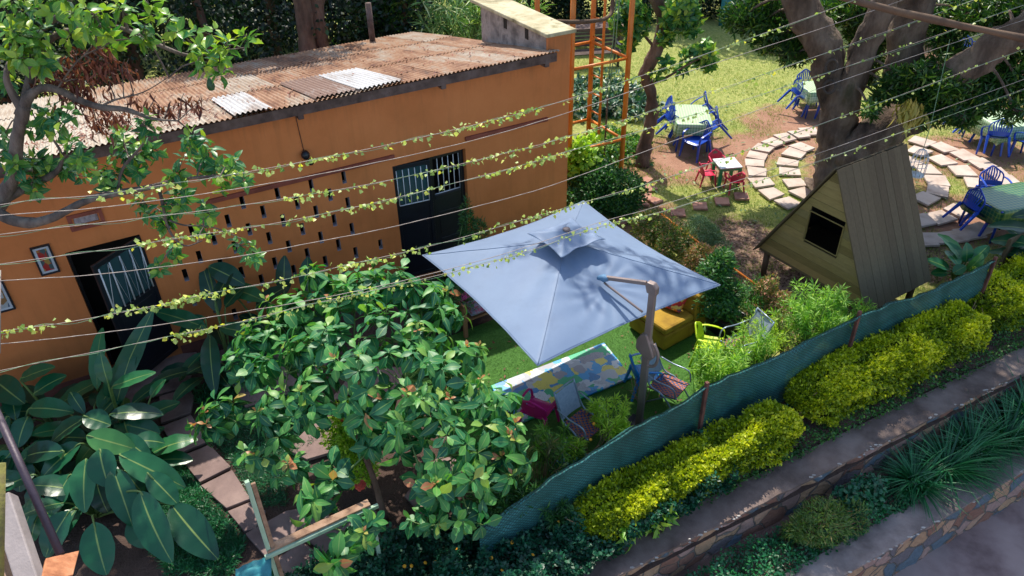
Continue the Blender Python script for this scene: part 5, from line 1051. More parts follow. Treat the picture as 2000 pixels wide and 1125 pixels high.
plant('red_tip_shrub', 'small shrub with bright red young leaves near the playhouse leg', 'shrub', at(1500, 605), lumpsat([(1495, 572, .55, (.2, .2, .25), 1100), (1520, 590, .5, (.18, .18, .2), 700), (1480, 605, .3, (.2, .2, .2), 600)]), RHS, .065, 'leaf_redtip', .62, .25, 'red tipped shrubs along the low rail')
plant('red_tip_shrub', 'pink tipped shrub at the far end of the low rail beyond the parasol', 'shrub', at(1275, 470), lumpsat([(1265, 440, .45, (.35, .3, .35), 2400), (1290, 455, .45, (.35, .3, .35), 2400), (1320, 470, .45, (.3, .3, .3), 1800), (1300, 490, .35, (.3, .3, .3), 1500)]), RHS, .06, 'leaf_redtip', .40, .25, 'red tipped shrubs along the low rail')
plant('red_tip_shrub', 'pink and red tipped shrub over the middle of the low rail', 'shrub', at(1375, 535), lumpsat([(1370, 500, .5, (.28, .28, .3), 1700), (1395, 515, .5, (.22, .22, .28), 1100), (1350, 520, .4, (.22, .22, .25), 900)]), RHS, .06, 'leaf_redtip', .66, .2, 'red tipped shrubs along the low rail')
plant('potted_shrub', 'upright green shrub growing in the black tub behind the sofa', 'shrub', (tp.x, tp.y, .3), lumpsat([(1405, 520, 1.15, (.25, .25, .35), 1700), (1395, 550, .95, (.27, .27, .35), 1800), (1415, 580, .75, (.27, .27, .3), 1600), (1390, 590, .65, (.22, .22, .25), 1000), (1420, 605, .55, (.2, .2, .2), 700)]), RHS, .085, 'leaf_mid', .45, .25, smat='twig_dry')
plant('round_shrub', 'round grey green shrub on the lawn side of the low rail', 'shrub', at(1372, 485), lumpsat([(1370, 455, .35, (.42, .42, .34), 6000), (1390, 475, .25, (.32, .32, .25), 2600)]), RHS, .045, 'leaf_grey', .45, .22, smat='twig_dry')
plant('potted_shrub', 'thin dark conifer like plant in the tub by the double door', 'shrub', (tp2.x, tp2.y, .3), lumpsat([(915, 440, 1.5, (.14, .14, .4), 900), (918, 480, 1.1, (.2, .2, .35), 900), (938, 450, 1.3, (.12, .12, .3), 400), (885, 590, .6, (.3, .3, .3), 1200)]), SLIM, .09, 'leaf_mid', .3, .2)
plant('dark_shrub', 'dark leafy potted plants under the left corner of the parasol', 'shrub', at(860, 640), lumpsat([(860, 590, .5, (.3, .3, .35), 1600), (870, 560, .6, (.25, .25, .3), 1000), (845, 610, .4, (.25, .25, .3), 900)]), RHS, .09, 'leaf_dark', .5, .25)
plant('broad_bush', 'dense dark green bush at the foot of the orange tower', 'bush', at(1185, 410), lumpsat([(1165, 365, .5, (.6, .55, .5), 5200), (1200, 380, .45, (.55, .5, .45), 4800), (1150, 340, .6, (.5, .5, .5), 3000), (1215, 395, .3, (.35, .35, .3), 1800), (1140, 385, .4, (.45, .4, .4), 2500)]), RH, .07, 'leaf_mid', .32, .25, smat='twig_dry')
plant('broad_bush', 'yellowish broad leaved bush against the end wall under the tower', 'bush', at(1130, 350), lumpsat([(1130, 320, .9, (.35, .35, .45), 700), (1150, 300, .8, (.35, .35, .4), 600)]), leaf_tpl(.6, 2, .15, .3), .16, 'leaf_lime', .3, .25)
plant('leafy_weeds', 'knee high leafy weeds behind the orange tower', 'weeds', at(1185, 290), lumpsat([(1185, 275, .15, (1.0, .6, .3), 1500), (1215, 300, .15, (.7, .5, .25), 800), (1150, 300, .2, (.6, .5, .3), 700)]), RH, .11, 'leaf_mid', .65, .25, stems=False)
plant('cut_branch_heap', 'heap of cut leafy branches with pale highlights put into the leaf colour on the lawn behind the tower', 'heap', at(1190, 215), lumpsat([(1160, 205, .12, (1.2, .9, .25), 1300), (1205, 190, .12, (1.1, .9, .25), 1300), (1240, 210, .1, (.8, .7, .2), 800), (1150, 170, .12, (1.1, .8, .22), 800)]), leaf_tpl(.42, 2, .2, .3), .2, 'leaf_cut', .5, .35, stems=True, smat='twig_dry', smooth=False)
# flowering shrub below the big shrub
fs = plant('flowering_shrub', 'light green small leaved shrub with coral flower heads under the big shrub', 'shrub', at(690, 935), lumpsat([(680, 830, .9, (.25, .25, .3), 1500), (690, 870, .7, (.28, .28, .3), 1500), (700, 920, .45, (.25, .25, .3), 1100), (665, 860, .7, (.2, .2, .25), 700)]), RHS, .075, 'leaf_lime', .35, .25)
pm('coral', [(.55, .06, .05), (.7, .12, .09)], 9, .7, 0); pm('flower_orange', [(.75, .30, .01), (.85, .4, .02)], 9, .7, 0)
for x, y, z in ((676, 803, 1.1), (668, 815, 1.05), (694, 800, 1.05), (705, 950, .6)):
    mb = MB(); c = at(x, y, z)
    for i in range(22): q = c+Vector(rdir(1)[0]*[.06, .06, .035]); mb.prism([q+Vector((math.cos(k*1.57+i)*.024, math.sin(k*1.57+i)*.024, 0)) for k in range(4)], .03)
    mb.build('flower_head', 'coral', fs)
# ground cover with yellow flowers in front of the net fence, and low herbs
def cover(name, label, mat, poly, n, size, zf, hgt, seed, kind='stuff', tpl=RH, cat='ground cover'):
    g = np.random.default_rng(seed); P2 = np.array([[q.x, q.y] for q in poly]); mn, mx = P2.min(0), P2.max(0); q = g.uniform(mn, mx, (n*3, 2)); ins = np.zeros(len(q), bool); j = len(P2)-1
    for i in range(len(P2)):
        a, b = P2[i], P2[j]; c = ((a[1] > q[:, 1]) != (b[1] > q[:, 1])) & (q[:, 0] < (b[0]-a[0])*(q[:, 1]-a[1])/(b[1]-a[1]+1e-12)+a[0]); ins ^= c; j = i
    q = q[ins][:n]; hh = np.array([hgt*(.55+.9*mnoise.noise(Vector((a*2.1, b*2.1, seed)))+.5*mnoise.noise(Vector((a*6, b*6, seed)))) for a, b in q]).clip(.02, None)
    z = zf+hh*g.uniform(.35, 1, len(q)); lv = LV(); d = g.normal(size=(len(q), 3)); d[:, 2] = np.abs(d[:, 2])*.5+.1
    u_ = g.normal(size=(len(q), 3))*.5; u_[:, 2] += 1; lv.add(tpl, np.stack([q[:, 0], q[:, 1], z], 1), d, nrm(u_), g.uniform(.7, 1.25, len(q))*size, np.clip(.3+(z-zf)/hgt*.35+g.normal(0, .2, len(q)), 0, 1))
    return tag(lv.build(name, mat, None, False), label, cat, None, kind)
cover('creeping_groundcover', 'dark teal green creeping plants with small yellow flowers in front of the net fence', 'leaf_teal', [wl(-6.2, .12), wl(-1.2, .15), wl(1.0, .3), wl(1.0, 1.35), wl(-2, 1.6), wl(-6.5, 1.9)], 62000, .06, -.06, .52, 11)
cover('creeping_groundcover', 'dark low plants along the foot of the net fence behind the yellow hedge', 'leaf_teal', [wl(1, .9), wl(9, 1.3), wl(9, 1.75), wl(3, 1.4), wl(1, 1.3)], 16000, .05, -.04, .25, 12)
cover('low_weeds', 'low weeds between the hedge and the wall coping', 'leaf_mid', [wl(-1.5, .3), wl(10, .36), wl(10, 1.0), wl(-1.5, .7)], 34000, .045, -.12, .24, 13)
cover('planter_herbs', 'low bright green herbs in the planting strip between the two stone walls', 'leaf_grass', [wl(-2.5, -.75), wl(2.6, -.72), wl(6, -.7), wl(9, -.7), wl(9, -.12), wl(2.2, -.12), wl(-2.5, -.08)], 52000, .05, -.88, .36, 14)
cover('shade_grass', 'dark fine grass beside the flagstone path', 'leaf_grass', [at(330, 870), at(385, 950), at(440, 1010), at(480, 1060), at(450, 1125), at(330, 1125), at(250, 1010), at(230, 900)], 16000, .09, -.02, .10, 15, tpl=rhomb(.12), cat='grass')
cover('shade_grass', 'dark grass between the flagstones and the big shrub', 'leaf_grass', [at(380, 770), at(440, 720), at(600, 770), at(640, 850), at(560, 900), at(560, 990), at(500, 990), at(450, 900), at(410, 860)], 16000, .08, -.02, .10, 16, tpl=rhomb(.12), cat='grass')
yf = MB().lathe((0, 0, 0), [(.004, 0), (.02, .006), (.024, .014), (.012, .018)], 8)
y0 = None
for i, (x, y, z) in enumerate([(790, 1106, .2), (803, 1106, .22), (830, 1100, .2), (850, 1098, .25), (868, 1012, .28), (893, 1074, .25), (960, 1090, .2), (1000, 1060, .25), (1040, 1085, .2), (905, 1120, .2), (1208, 907, .3), (1185, 928, .28), (1160, 828, .6), (1153, 859, .5), (1090, 1020, .25), (980, 1115, .2)]):
    if y0 is None: y0 = yf.build('yellow_flower', 'flower_orange', None, True); o = y0
    else: o = y0.copy(); COL.objects.link(o)
    o.location = at(x, y, z+.04); o.rotation_euler = (.5, random.uniform(-.4, .4), i); tag(o, 'tiny orange yellow flower standing above the dark creeping plants near the fence', 'flower', 'orange yellow flowers in the ground cover')
# strap leaved grass clumps in the planter
STR = leaf_tpl(.040, 6, .3, .62, .55)
def strapclump(c, n, L, label, mat='leaf_grass', name='strap_grass', group='strap leaved clumps between the stone walls', wd=STR, el=(25, 80)):
    r = thing(name, c, label, 'grass clump', group); g = RNG; ph_ = g.uniform(0, 2*math.pi, n); e = np.radians(g.uniform(*el, n)); d = np.stack([np.cos(ph_)*np.cos(e), np.sin(ph_)*np.cos(e), np.sin(e)], 1)
    lv = LV(); lv.add(wd, np.array(c)+np.stack([np.cos(ph_), np.sin(ph_), ph_*0], 1)*g.uniform(0, .12, n)[:, None], d, np.broadcast_to([0, 0, 1.], (n, 3))+g.normal(0, .15, (n, 3)), L*g.uniform(.6, 1.15, n), np.clip(g.normal(.5, .22, n), 0, 1)); lv.build('blades', mat, r, True); return r
for i, (s_, t_, L_) in enumerate(((3.9, -.45, .62), (4.5, -.5, .7), (5.15, -.42, .72), (5.9, -.5, .75), (6.6, -.4, .8), (7.4, -.5, .8))):
    strapclump(wl(s_, t_+.02, -.80), 260, L_, ['leftmost strap leaved clump between the stone walls', 'second strap leaved clump from the left between the walls', 'third strap leaved clump from the left between the walls', 'fourth strap leaved clump from the left between the walls', 'tall strap leaved clump near the right edge between the walls', 'strap leaved clump cut by the right edge between the walls'][i])
plant('straggly_shrub', 'straggly brownish green shrub in the planting strip above the lower wall', 'shrub', wl(1.95, -.45, -.86), [(tuple(wl(1.95, -.45, -.45)), (.42, .3, .3), 1800), (tuple(wl(1.6, -.4, -.5)), (.3, .25, .25), 900), (tuple(wl(2.4, -.5, -.6)), (.25, .2, .2), 600)], SLIM, .085, 'leaf_redtip', .28, .16, smat='twig_dry', sr=.008)
plant('broad_weed', 'round leaved dark weed at the foot of the upper stone wall', 'weed', wl(3.0, -.35, -.86), [(tuple(wl(2.95, -.35, -.5)), (.3, .2, .25), 500), (tuple(wl(2.6, -.3, -.6)), (.2, .15, .2), 300)], leaf_tpl(.8, 2, .1, .2), .07, 'leaf_teal', .7, .2)
plant('broad_weed', 'light green rosette weed at the left end of the lower hedge', 'weed', wl(-.75, .45, -.05), [(tuple(wl(-.75, .45, .12)), (.22, .2, .14), 120), (tuple(wl(-.3, .38, .1)), (.18, .15, .12), 90)], leaf_tpl(.3, 3, .2, .3), .18, 'leaf_feather', .5, .25)
# ---- bare dry stems by the fence
for x, y, lb in ((1255, 800, 'dry bare reddish stems beside the parasol post'), (1150, 900, 'dry bare forked stems between the feathery shrubs')):
    mb = MB(); b = at(x, y, 0)
    for i in range(9):
        a = RNG.uniform(-1, 1, 3); e = b+Vector((a[0]*.35, a[1]*.3, .45+.3*abs(a[2]))); mb.tube([b, b.lerp(e, .5)+Vector((a[2]*.05, 0, .05)), e], [.008, .006, .003], 5); mb.tube([b.lerp(e, .6), e+Vector((a[1]*.2, a[2]*.2, -.05))], [.005, .002], 4)
    tag(mb.build('dry_stems', 'twig_dry', None, True), lb, 'stems')

# ---- big leaved clumps (ginger / bird of paradise like)
def bigleaf(lv, mbs, base, tip, wd, up, droop=.18, root=None, tint=.5, r0=.014):
    base = Vector(base); tip = Vector(tip); d = tip-base; L = d.length
    t = leaf_tpl(1, 14, .10, 0, .9); V, F, A = t; V = V.copy(); V[:, 0] = np.sign(V[:, 0])*.5*(np.abs(V[:, 0])*2)**.6; V[:, 0] *= 1.12*wd/L; u = V[:, 1]
    V[:, 2] = V[:, 2]*wd/L - droop*(u**2-u*1.0)*-1*-1 + 0; V[:, 2] = 4*droop*u*(1-u)*.5+np.abs(V[:, 0])*.22+.012*np.sin(u*23+tint*9)*np.sign(A)
    lv.add((V, F, A), [tuple(base)], [tuple(d)], [tuple(up)], L, tint)
    if root is not None:
        root = Vector(root); mbs.tube(smoothpts([root, root.lerp(base, .6)+Z*.12*(base-root).length, base, base.lerp(tip, .25)], 4), [r0*1.2]*4+[r0]*4+[r0*.8]*4+[r0*.5], 6)
CL = [  # x0,y0,z0, x1,y1,z1, width  (pixels of the 2.648x crop for the first clump)
 (570, 290, 1.0, 845, 290, .85, .24), (440, 310, 1.0, 262, 440, .75, .27), (450, 400, 1.0, 702, 470, .80, .29), (620, 500, .95, 957, 668, .55, .31), (515, 470, .98, 565, 665, .70, .33), (445, 520, .9, 440, 797, .5, .29),
 (585, 570, .85, 685, 866, .4, .30), (415, 440, .8, 215, 620, .5, .30), (365, 600, .7, 260, 812, .35, .28), (725, 690, .75, 890, 1055, .25, .36), (890, 760, .5, 1125, 1037, .12, .38), (765, 595, .8, 920, 755, .5, .26), (360, 790, .55, 235, 1028, .15, .33),
 (485, 850, .55, 550, 1120, .12, .36), (150, 260, .9, 382, 280, .85, .28), (365, 175, 1.1, 437, 285, .9, .16), (-30, 110, .9, 128, 235, .8, .34), (145, 300, .85, 92, 462, .6, .28), (655, 345, .85, 828, 390, .65, .26), (690, 430, .8, 852, 440, .6, .25), (430, 300, 1.05, 573, 345, .9, .27),
 (780, 200, .95, 858, 108, 1.15, .16), (175, 185, 1.0, 345, 90, 1.15, .26), (105, 110, 1.1, 285, 45, 1.35, .22), (130, 520, .6, 100, 690, .3, .33), (60, 480, .7, -40, 640, .4, .33), (640, 580, .7, 740, 700, .4, .26), (210, 650, .5, 170, 800, .2, .26), (560, 130, 1.3, 520, -30, 1.7, .2), (580, 150, 1.2, 805, 72, 1.35, .18), (200, 800, .4, 160, 950, .1, .26), (690, 820, .4, 760, 980, .1, .28), (40, 300, .9, -20, 420, .7, .25),
 (500, 640, .6, 560, 800, .25, .26), (330, 480, .8, 130, 510, .6, .27), (620, 400, .9, 780, 520, .7, .24)]
def clump(name, label, L, roots, ox, oy, sc, group, tmean=.5, fill=6):
    r = thing(name, sum((Vector(q) for q in roots), Vector())/len(roots), label, 'plant', group); lv = LV(); mbs = MB()
    for i, (a, b, c, d, e, f, wd) in enumerate(L):
        p0 = at(ox+a/sc, oy+b/sc, c); p1 = at(ox+d/sc, oy+e/sc, f); rt = min((Vector(q) for q in roots), key=lambda q: (q-p0).length)
        dd = p1-p0; up = Vector((random.uniform(-.25, .25), -.35+random.uniform(-.2, .2), 1)); up = up if dd.normalized().z < .75 else Vector((.1, -1, .3))
        bigleaf(lv, mbs, p0, p1, wd, up, random.uniform(.08, .2), rt, float(np.clip(RNG.normal(tmean, .2), 0, 1)))
    for q in roots:
        q = Vector(q)
        for _ in range(fill):
            a = random.uniform(0, 6.28); e = Vector((math.cos(a), math.sin(a), 0)); L_ = random.uniform(.45, .7); p0 = q+e*random.uniform(.1, .3)+Z*random.uniform(.15, .6); bigleaf(lv, mbs, p0, p0+e*L_+Z*random.uniform(-.15, .2), random.uniform(.2, .28), Vector((0, -.2, 1)), random.uniform(.08, .2), q, float(np.clip(RNG.normal(tmean-.15, .2), 0, 1)))
    lv.build('leaves', 'leaf_big', r); mbs.build('stalks', 'stem_green', r, True); return r
clump('broad_leaf_clump', 'big clump of long glossy paddle leaves at the lower left', CL, [at(200, 880, 0), at(230, 920, 0), at(160, 900, 0), at(250, 870, 0), at(120, 850, 0), at(60, 900, 0), at(120, 980, 0), at(190, 1010, 0), at(280, 930, 0)], 0, 700, 2.648, 'broad leaved clumps', .5, 9)
clump('broad_leaf_clump', 'tall paddle leaved plant by the open door', [(215, 790, .55, 300, 603, 1.75, .26), (225, 800, .5, 268, 660, 1.4, .2), (190, 760, .7, 200, 640, 1.35, .2), (210, 780, .6, 245, 700, 1.1, .22)], [at(218, 800, 0)], 0, 0, 1, 'broad leaved clumps', .6, 1)
clump('broad_leaf_clump', 'upright paddle leaved plants against the slotted wall', [(428, 610, .9, 396, 518, 1.55, .26), (440, 600, 1.0, 478, 560, 1.2, .24), (408, 520, 1.6, 478, 556, 1.3, .3), (555, 575, .9, 556, 499, 1.5, .24), (603, 575, .9, 601, 502, 1.4, .25), (402, 640, .9, 302, 608, 1.05, .26), (410, 655, .85, 420, 770, .35, .26), (430, 640, .9, 500, 655, .8, .26), (395, 690, .6, 350, 745, .25, .2), (440, 560, 1.1, 520, 590, 1.0, .3), (500, 600, .9, 560, 560, 1.2, .25), (400, 620, 1.0, 350, 655, .7, .26), (460, 660, .7, 470, 760, .3, .28), (420, 590, 1.2, 455, 530, 1.5, .2), (620, 600, .8, 640, 540, 1.2, .22)],
      [at(425, 745, 0), at(455, 735, 0), at(540, 690, 0), at(600, 670, 0)], 0, 0, 1, 'broad leaved clumps', .3)
clump('broad_leaf_clump', 'low paddle leaved plant beside the playhouse inside the net fence', [(560, 520, .5, 290, 205, .8, .24), (575, 500, .5, 365, 300, .75, .18), (420, 600, .4, 155, 490, .5, .22), (400, 640, .35, 215, 640, .3, .18), (600, 520, .5, 605, 300, .85, .2), (640, 540, .5, 850, 335, .75, .22), (610, 610, .4, 785, 425, .7, .24), (460, 640, .4, 600, 560, .55, .18), (520, 560, .5, 370, 390, .6, .24), (500, 580, .3, 480, 700, .1, .2)],
      [at(1875, 545, 0), at(1862, 550, 0)], 1780, 420, 5.627, 'broad leaved clumps', .75, 0)
clump('broad_leaf_clump', 'large dark paddle leaves at the right edge below the green clothed table', [(2030, 452, .9, 1928, 442, .8, .3), (2020, 480, .8, 1935, 470, .55, .3), (2040, 420, 1.1, 1975, 425, 1.1, .22), (2010, 500, .6, 1930, 492, .35, .22), (1990, 480, .6, 1965, 520, .2, .2), (2010, 470, .7, 2000, 540, .2, .26)], [at(2010, 520, 0)], 0, 0, 1, 'broad leaved clumps', .3)

# ---- large leafy shrub in the middle foreground
BL = [(700, 545, 2.35, .38), (630, 560, 2.25, .36), (770, 550, 2.3, .38), (560, 600, 2.1, .36), (820, 590, 2.15, .36), (690, 600, 2.35, .42), (620, 660, 2.2, .42), (750, 650, 2.3, .42), (830, 650, 2.1, .38), (880, 620, 1.95, .22), (505, 660, 1.9, .34), (560, 720, 1.9, .4), (480, 720, 1.7, .32), (680, 740, 2.2, .45), (790, 740, 2.1, .42), (880, 730, 1.9, .36),
      (920, 690, 1.85, .22), (430, 800, 1.5, .26), (400, 830, 1.35, .18), (510, 790, 1.65, .32), (600, 800, 1.8, .25), (620, 760, 1.9, .3), (720, 800, 1.9, .28), (840, 810, 1.85, .4), (930, 790, 1.7, .36), (990, 800, 1.5, .26), (960, 860, 1.5, .34), (1010, 900, 1.3, .2), (880, 880, 1.6, .36), (800, 850, 1.7, .26), (520, 850, 1.5, .24), (490, 900, 1.3, .2), (570, 930, 1.35, .24), (610, 990, 1.2, .22), (640, 930, 1.4, .2),
      (900, 950, 1.35, .3), (970, 940, 1.25, .22), (840, 960, 1.35, .24), (690, 1040, 1.15, .26), (660, 1080, 1.05, .18), (720, 870, 1.6, .2), (830, 1020, 1.15, .18), (920, 1010, 1.1, .2), (870, 560, 2.0, .16), (1000, 850, 1.5, .2)]
sb = at(752, 1015, 0); shrub = thing('leafy_shrub', sb, 'large leafy shrub with whorls of broad glossy leaves in the middle foreground', 'shrub')
OBS = [OBO, leaf_tpl(.44, 6, .2, .75, 1.25, .22, .08), leaf_tpl(.54, 6, .06, .18, 1.4, .16, .08)]; lv = LV(); tips = []; cc = Vector((0, 0, 0)); C3 = [at(x, y, z) for x, y, z, r_ in BL]; cen = sum(C3, Vector())/len(C3)
for (x, y, z, r_), c in zip(BL, C3):
    n = max(2, int(24*r_)); p, d = blob(c, (r_, r_, r_*.8), n, .55, .15, None, .35); d = nrm(d*.6+nrm((np.array(c)-np.array(cen))[None]*[1, 1, .3])*.45+[0, -.12, .45]); whorl(lv, OBS[int(RNG.integers(3))], p, d, int(RNG.integers(7, 11)), RNG.uniform(.20, .30), .33, (45+RNG.uniform(-15, 10), 135), .014, .19); tips += [(tuple(q), c) for q in p]
# new growth at a few tips
pt = np.array([t[0] for t in tips]); sel = RNG.uniform(0, 1, len(pt)) < .1; whorl(lv, OBO, pt[sel]+[0, 0, .02], np.tile([0, -.1, 1.], (sel.sum(), 1)), 4, .10, .96, (10, 45), .005, .06)
lv.build('leaves', 'leaf_shrub', shrub)
mb = MB(); tk = [sb, sb+Vector((-.05, .05, .5)), at(710, 880, 1.0), at(690, 800, 1.5), at(690, 700, 1.95)]; limb(mb, tk, [.05, .045, .04, .032, .015], 8, 4, .1)
forks = [tk[1], tk[2], tk[3], tk[2].lerp(tk[3], .5), tk[1].lerp(tk[2], .5), tk[4]]; mb.build('trunk', 'bark_brown', shrub, True)
mb = MB(); nodes = list(forks)
for c in sorted(C3, key=lambda c: min((c-f).length for f in forks)):
    f = min(nodes, key=lambda q: (q-c).length+.2*(q-sb).length); e = c-Z*.08; mb.tube(smoothpts([f, f.lerp(e, .5)+Vector((0, 0, -.06)), e], 3), .013, 6); nodes.append(e)
for q, c in tips: q = Vector(q); mb.tube([c-Z*.08, c.lerp(q, .6)-Z*.03, q], [.009, .007, .004], 5, cap=False)
mb.build('branches', 'stem_green', shrub, True)

# ---- avocado tree reaching in from the upper left
av = thing('avocado_tree', (-9.0, 7.2, 0), 'avocado tree with bare forked limbs reaching over the roof from the left', 'tree')
AY = 7.7
def A(x, y, dy=0.0): return atY(x, y, AY+dy)
mb = MB(); r0 = Vector((-9.0, 7.2, 0))
limb(mb, [r0, Vector((-8.6, 7.3, 1.8)), A(-130, 500), A(-30, 420), A(2, 388), A(28, 330), A(33, 272), A(48, 205)], [.17, .16, .12, .10, .085, .075, .065, .06], 10, 5, .08)
mb.build('trunk', 'bark_grey', av, True); mb = MB()
LIM = [([A(40, 225), A(55, 192), A(80, 173), A(112, 176), A(150, 193), A(195, 209), A(245, 214), A(300, 232), A(348, 236)], [.06, .055, .045, .042, .036, .034, .028, .018, .006]), ([A(45, 215), A(20, 175), A(13, 140), A(32, 105, .2), A(80, 60, .3), A(125, 20, .3), A(150, -20, .3)], [.05, .035, .03, .028, .028, .024, .02]),
    ([A(48, 205), A(62, 140, .2), A(95, 80, .4), A(145, 58, .4), A(205, 50, .5), A(250, 60, .5), A(320, 92, .5), A(370, 108, .5), A(430, 100, .5), A(485, 92, .5)], [.055, .045, .035, .03, .025, .024, .022, .018, .012, .005]), ([A(-60, 415), A(-20, 412, -.2), A(30, 433, -.3), A(88, 431, -.3), A(180, 388, -.2), A(290, 366), A(360, 349), A(430, 344), A(482, 338)], [.1, .075, .06, .05, .042, .032, .02, .012, .006]),
    ([A(2, 388), A(60, 362, .1), A(110, 335, .1), A(120, 300, .1), A(90, 255, .1)], [.07, .045, .03, .018, .006]), ([A(310, 362), A(318, 400), A(330, 450), A(360, 480), A(395, 470)], [.02, .018, .014, .01, .005]), ([A(330, 430), A(360, 440), A(420, 445), A(500, 480)], [.012, .01, .007, .003]), ([A(230, 378), A(240, 330), A(280, 280), A(285, 250)], [.02, .016, .012, .006]),
    ([A(195, 209), A(225, 195), A(280, 180), A(330, 150)], [.012, .01, .007, .003]), ([A(110, 176), A(150, 120), A(190, 95)], [.01, .008, .003]), ([A(62, 140), A(120, 158), A(140, 155)], [.012, .008, .004]), ([A(250, 60, .5), A(240, 20, .5), A(255, -20, .5)], [.018, .014, .01]), ([A(0, 60), A(30, 120), A(62, 140)], [.012, .014, .02])]
for p, r_ in LIM: limb(mb, p, r_, 8, 4, .08)
mb.build('limbs', 'bark_grey', av, True)
nodes = [q for p, r_ in LIM for q in smoothpts(p, 3)]
AB = [(60, 85, 40), (25, 35, 42), (110, 18, 42), (185, 28, 40), (215, 62, 32), (150, 50, 30), (60, 115, 36), (20, 100, 34), (280, 60, 26), (250, 30, 26), (5, 150, 26), (90, 120, 26), (350, 62, 18), (398, 62, 22), (420, 105, 26), (375, 95, 24), (482, 70, 12), (430, 140, 14), (385, 120, 18), (290, 8, 20), (260, 75, 20), (330, 40, 14), (440, 90, 15),
      (15, 300, 38), (70, 235, 34), (125, 232, 34), (160, 290, 40), (205, 345, 36), (95, 310, 40), (45, 330, 34), (60, 360, 26), (275, 245, 28), (250, 310, 40), (300, 290, 30), (385, 275, 30), (400, 310, 36), (430, 345, 30), (350, 330, 28), (312, 425, 36), (335, 400, 30), (345, 485, 26), (400, 440, 22), (360, 375, 26), (285, 400, 24), (475, 350, 12), (470, 480, 20), (495, 500, 16), (400, 405, 20), (10, 260, 22), (140, 340, 26), (240, 265, 26), (450, 320, 22), (310, 520, 16)]
lv = LV(); tw_ = MB()
for x, y, rp in AB:
    c = A(x, y, RNG.uniform(-.25, .45)); r_ = rp*.0060; n = max(2, int((rp/13.5)**2)); p, d = blob(c, r_, n, .3, .1, None, .2); d = nrm(d*.7+[0, -.15, .5])
    whorl(lv, AVO, p, d, 8, .155, .50+(.2 if y < 150 else 0), (35, 118), .012, .17); f = min(nodes, key=lambda q: (q-c).length)
    if (f-c).length < .8: tw_.tube([f, f.lerp(c, .5)+Z*.03, c], [.01, .008, .006], 5)
    for q in p: tw_.tube([c, Vector(q)], [.006, .003], 4, cap=False)
lv.build('leaves', 'leaf_avocado', av); tw_.build('twigs', 'bark_grey', av)
lv = LV(); dt = MB()
for x, y, rp in [(100, 140, 22), (120, 130, 24), (150, 110, 22), (182, 95, 20), (205, 100, 14), (140, 155, 24), (170, 130, 22), (215, 130, 18), (248, 132, 14), (108, 165, 22), (165, 160, 22), (200, 130, 18), (165, 195, 22), (205, 225, 24), (240, 228, 18), (215, 165, 12), (300, 205, 18), (330, 215, 16), (355, 200, 14), (388, 205, 14), (190, 240, 20), (240, 135, 10), (70, 165, 16), (130, 180, 18), (260, 190, 12)]:
    c = A(x, y, .15); n = max(5, int((rp/3.6)**2)); p = np.array(c)+RNG.normal(0, 1, (n, 3))*rp*.0030; d = RNG.normal(0, .35, (n, 3)); d[:, 2] -= 1; lv.add(DEAD, p, d, RNG.normal(size=(n, 3)), RNG.uniform(.07, .14, n), RNG.uniform(0, 1, n)); f = min(nodes, key=lambda q: (q-c).length); dt.tube([f, c+Z*.03, c+Vector((.05, 0, .1))], [.007, .005, .003], 4)
lv.build('dead_leaves', 'leaf_dead', av); dt.build('dead_twigs', 'bark_grey', av)
pm('avocado_skin', [(.02, .07, .03), (.04, .12, .05)], 20, .4, .3, 80)
for x, y in ((390, 130), (411, 165)): mb = MB(); c = A(x, y, .5); mb.lathe(c-Z*.07, [(.004, 0), (.03, .01), (.045, .045), (.042, .075), (.025, .12), (.012, .145), (.003, .15)], 14); mb.tube([c+Z*.07, c+Z*.25], .003, 4); mb.build('fruit', 'avocado_skin', av, True)
lv = LV()   # rest of its crown above the view, shading the lower left
for c, rr, n in (((-6.4, 9.6, 7.3), (2.0, 1.7, .9), 260), ((-8.6, 8.2, 7.0), (1.8, 1.8, 1.0), 200), ((-5.0, 7.6, 8.2), (1.4, 1.3, .8), 130)):
    p, d = blob(c, rr, n, .2, .2, None, .1); whorl(lv, AVO, p, nrm(d+[0, 0, .5]), 7, .24, .4, (40, 110), .012, .15)
lv.build('shade_crown', 'leaf_avocado', av)
mb = MB(); limb(mb, [r0+Z*2.0, Vector((-6.6, 8.2, 4.6)), Vector((-6.8, 9.0, 6.2)), Vector((-6.4, 9.6, 7.6))], [.12, .1, .07, .03], 8); mb.build('upper_limb', 'bark_grey', av, True)

# litter of dead leaves and twigs lying on the roof
lv = LV(); n = 900; t = RNG.uniform(-10.5, -.8, n); dn = RNG.beta(1.3, 1.6, n)*6.3; w_ = RNG.uniform(0, 1, n); k = n//2; t[:k] = RNG.normal(-7.4, .9, k); dn[:k] = np.abs(RNG.normal(1.2, .8, k))
pos = np.array([tuple(R(a, b, .045)) for a, b in zip(t, dn)]); d = RNG.normal(size=(n, 3)); d[:, 2] *= .15; lv.add(leaf_tpl(.3, 2, .3, .3), pos, d, [0, -.1, 1], RNG.uniform(.05, .13, n), RNG.uniform(0, 1, n))
tag(lv.build('leaf_litter', 'leaf_dead', None), 'scattered dry brown leaves lying on the corrugated roof', 'leaf litter', None, 'stuff')
# fallen leaves on the lawn
lv = LV(); n = 500; x = RNG.uniform(1100, 1900, n); y = RNG.uniform(130, 470, n); pos = np.array([tuple(at(a, b, .03)) for a, b in zip(x, y)]); d = RNG.normal(size=(n, 3)); d[:, 2] *= .1; lv.add(leaf_tpl(.4, 2, .2, .2), pos, d, [0, 0, 1], RNG.uniform(.06, .13, n), RNG.uniform(0, 1, n)); tag(lv.build('fallen_leaves', 'leaf_grey', None), 'pale fallen leaves scattered over the lawn and slabs', 'leaf litter', None, 'stuff')

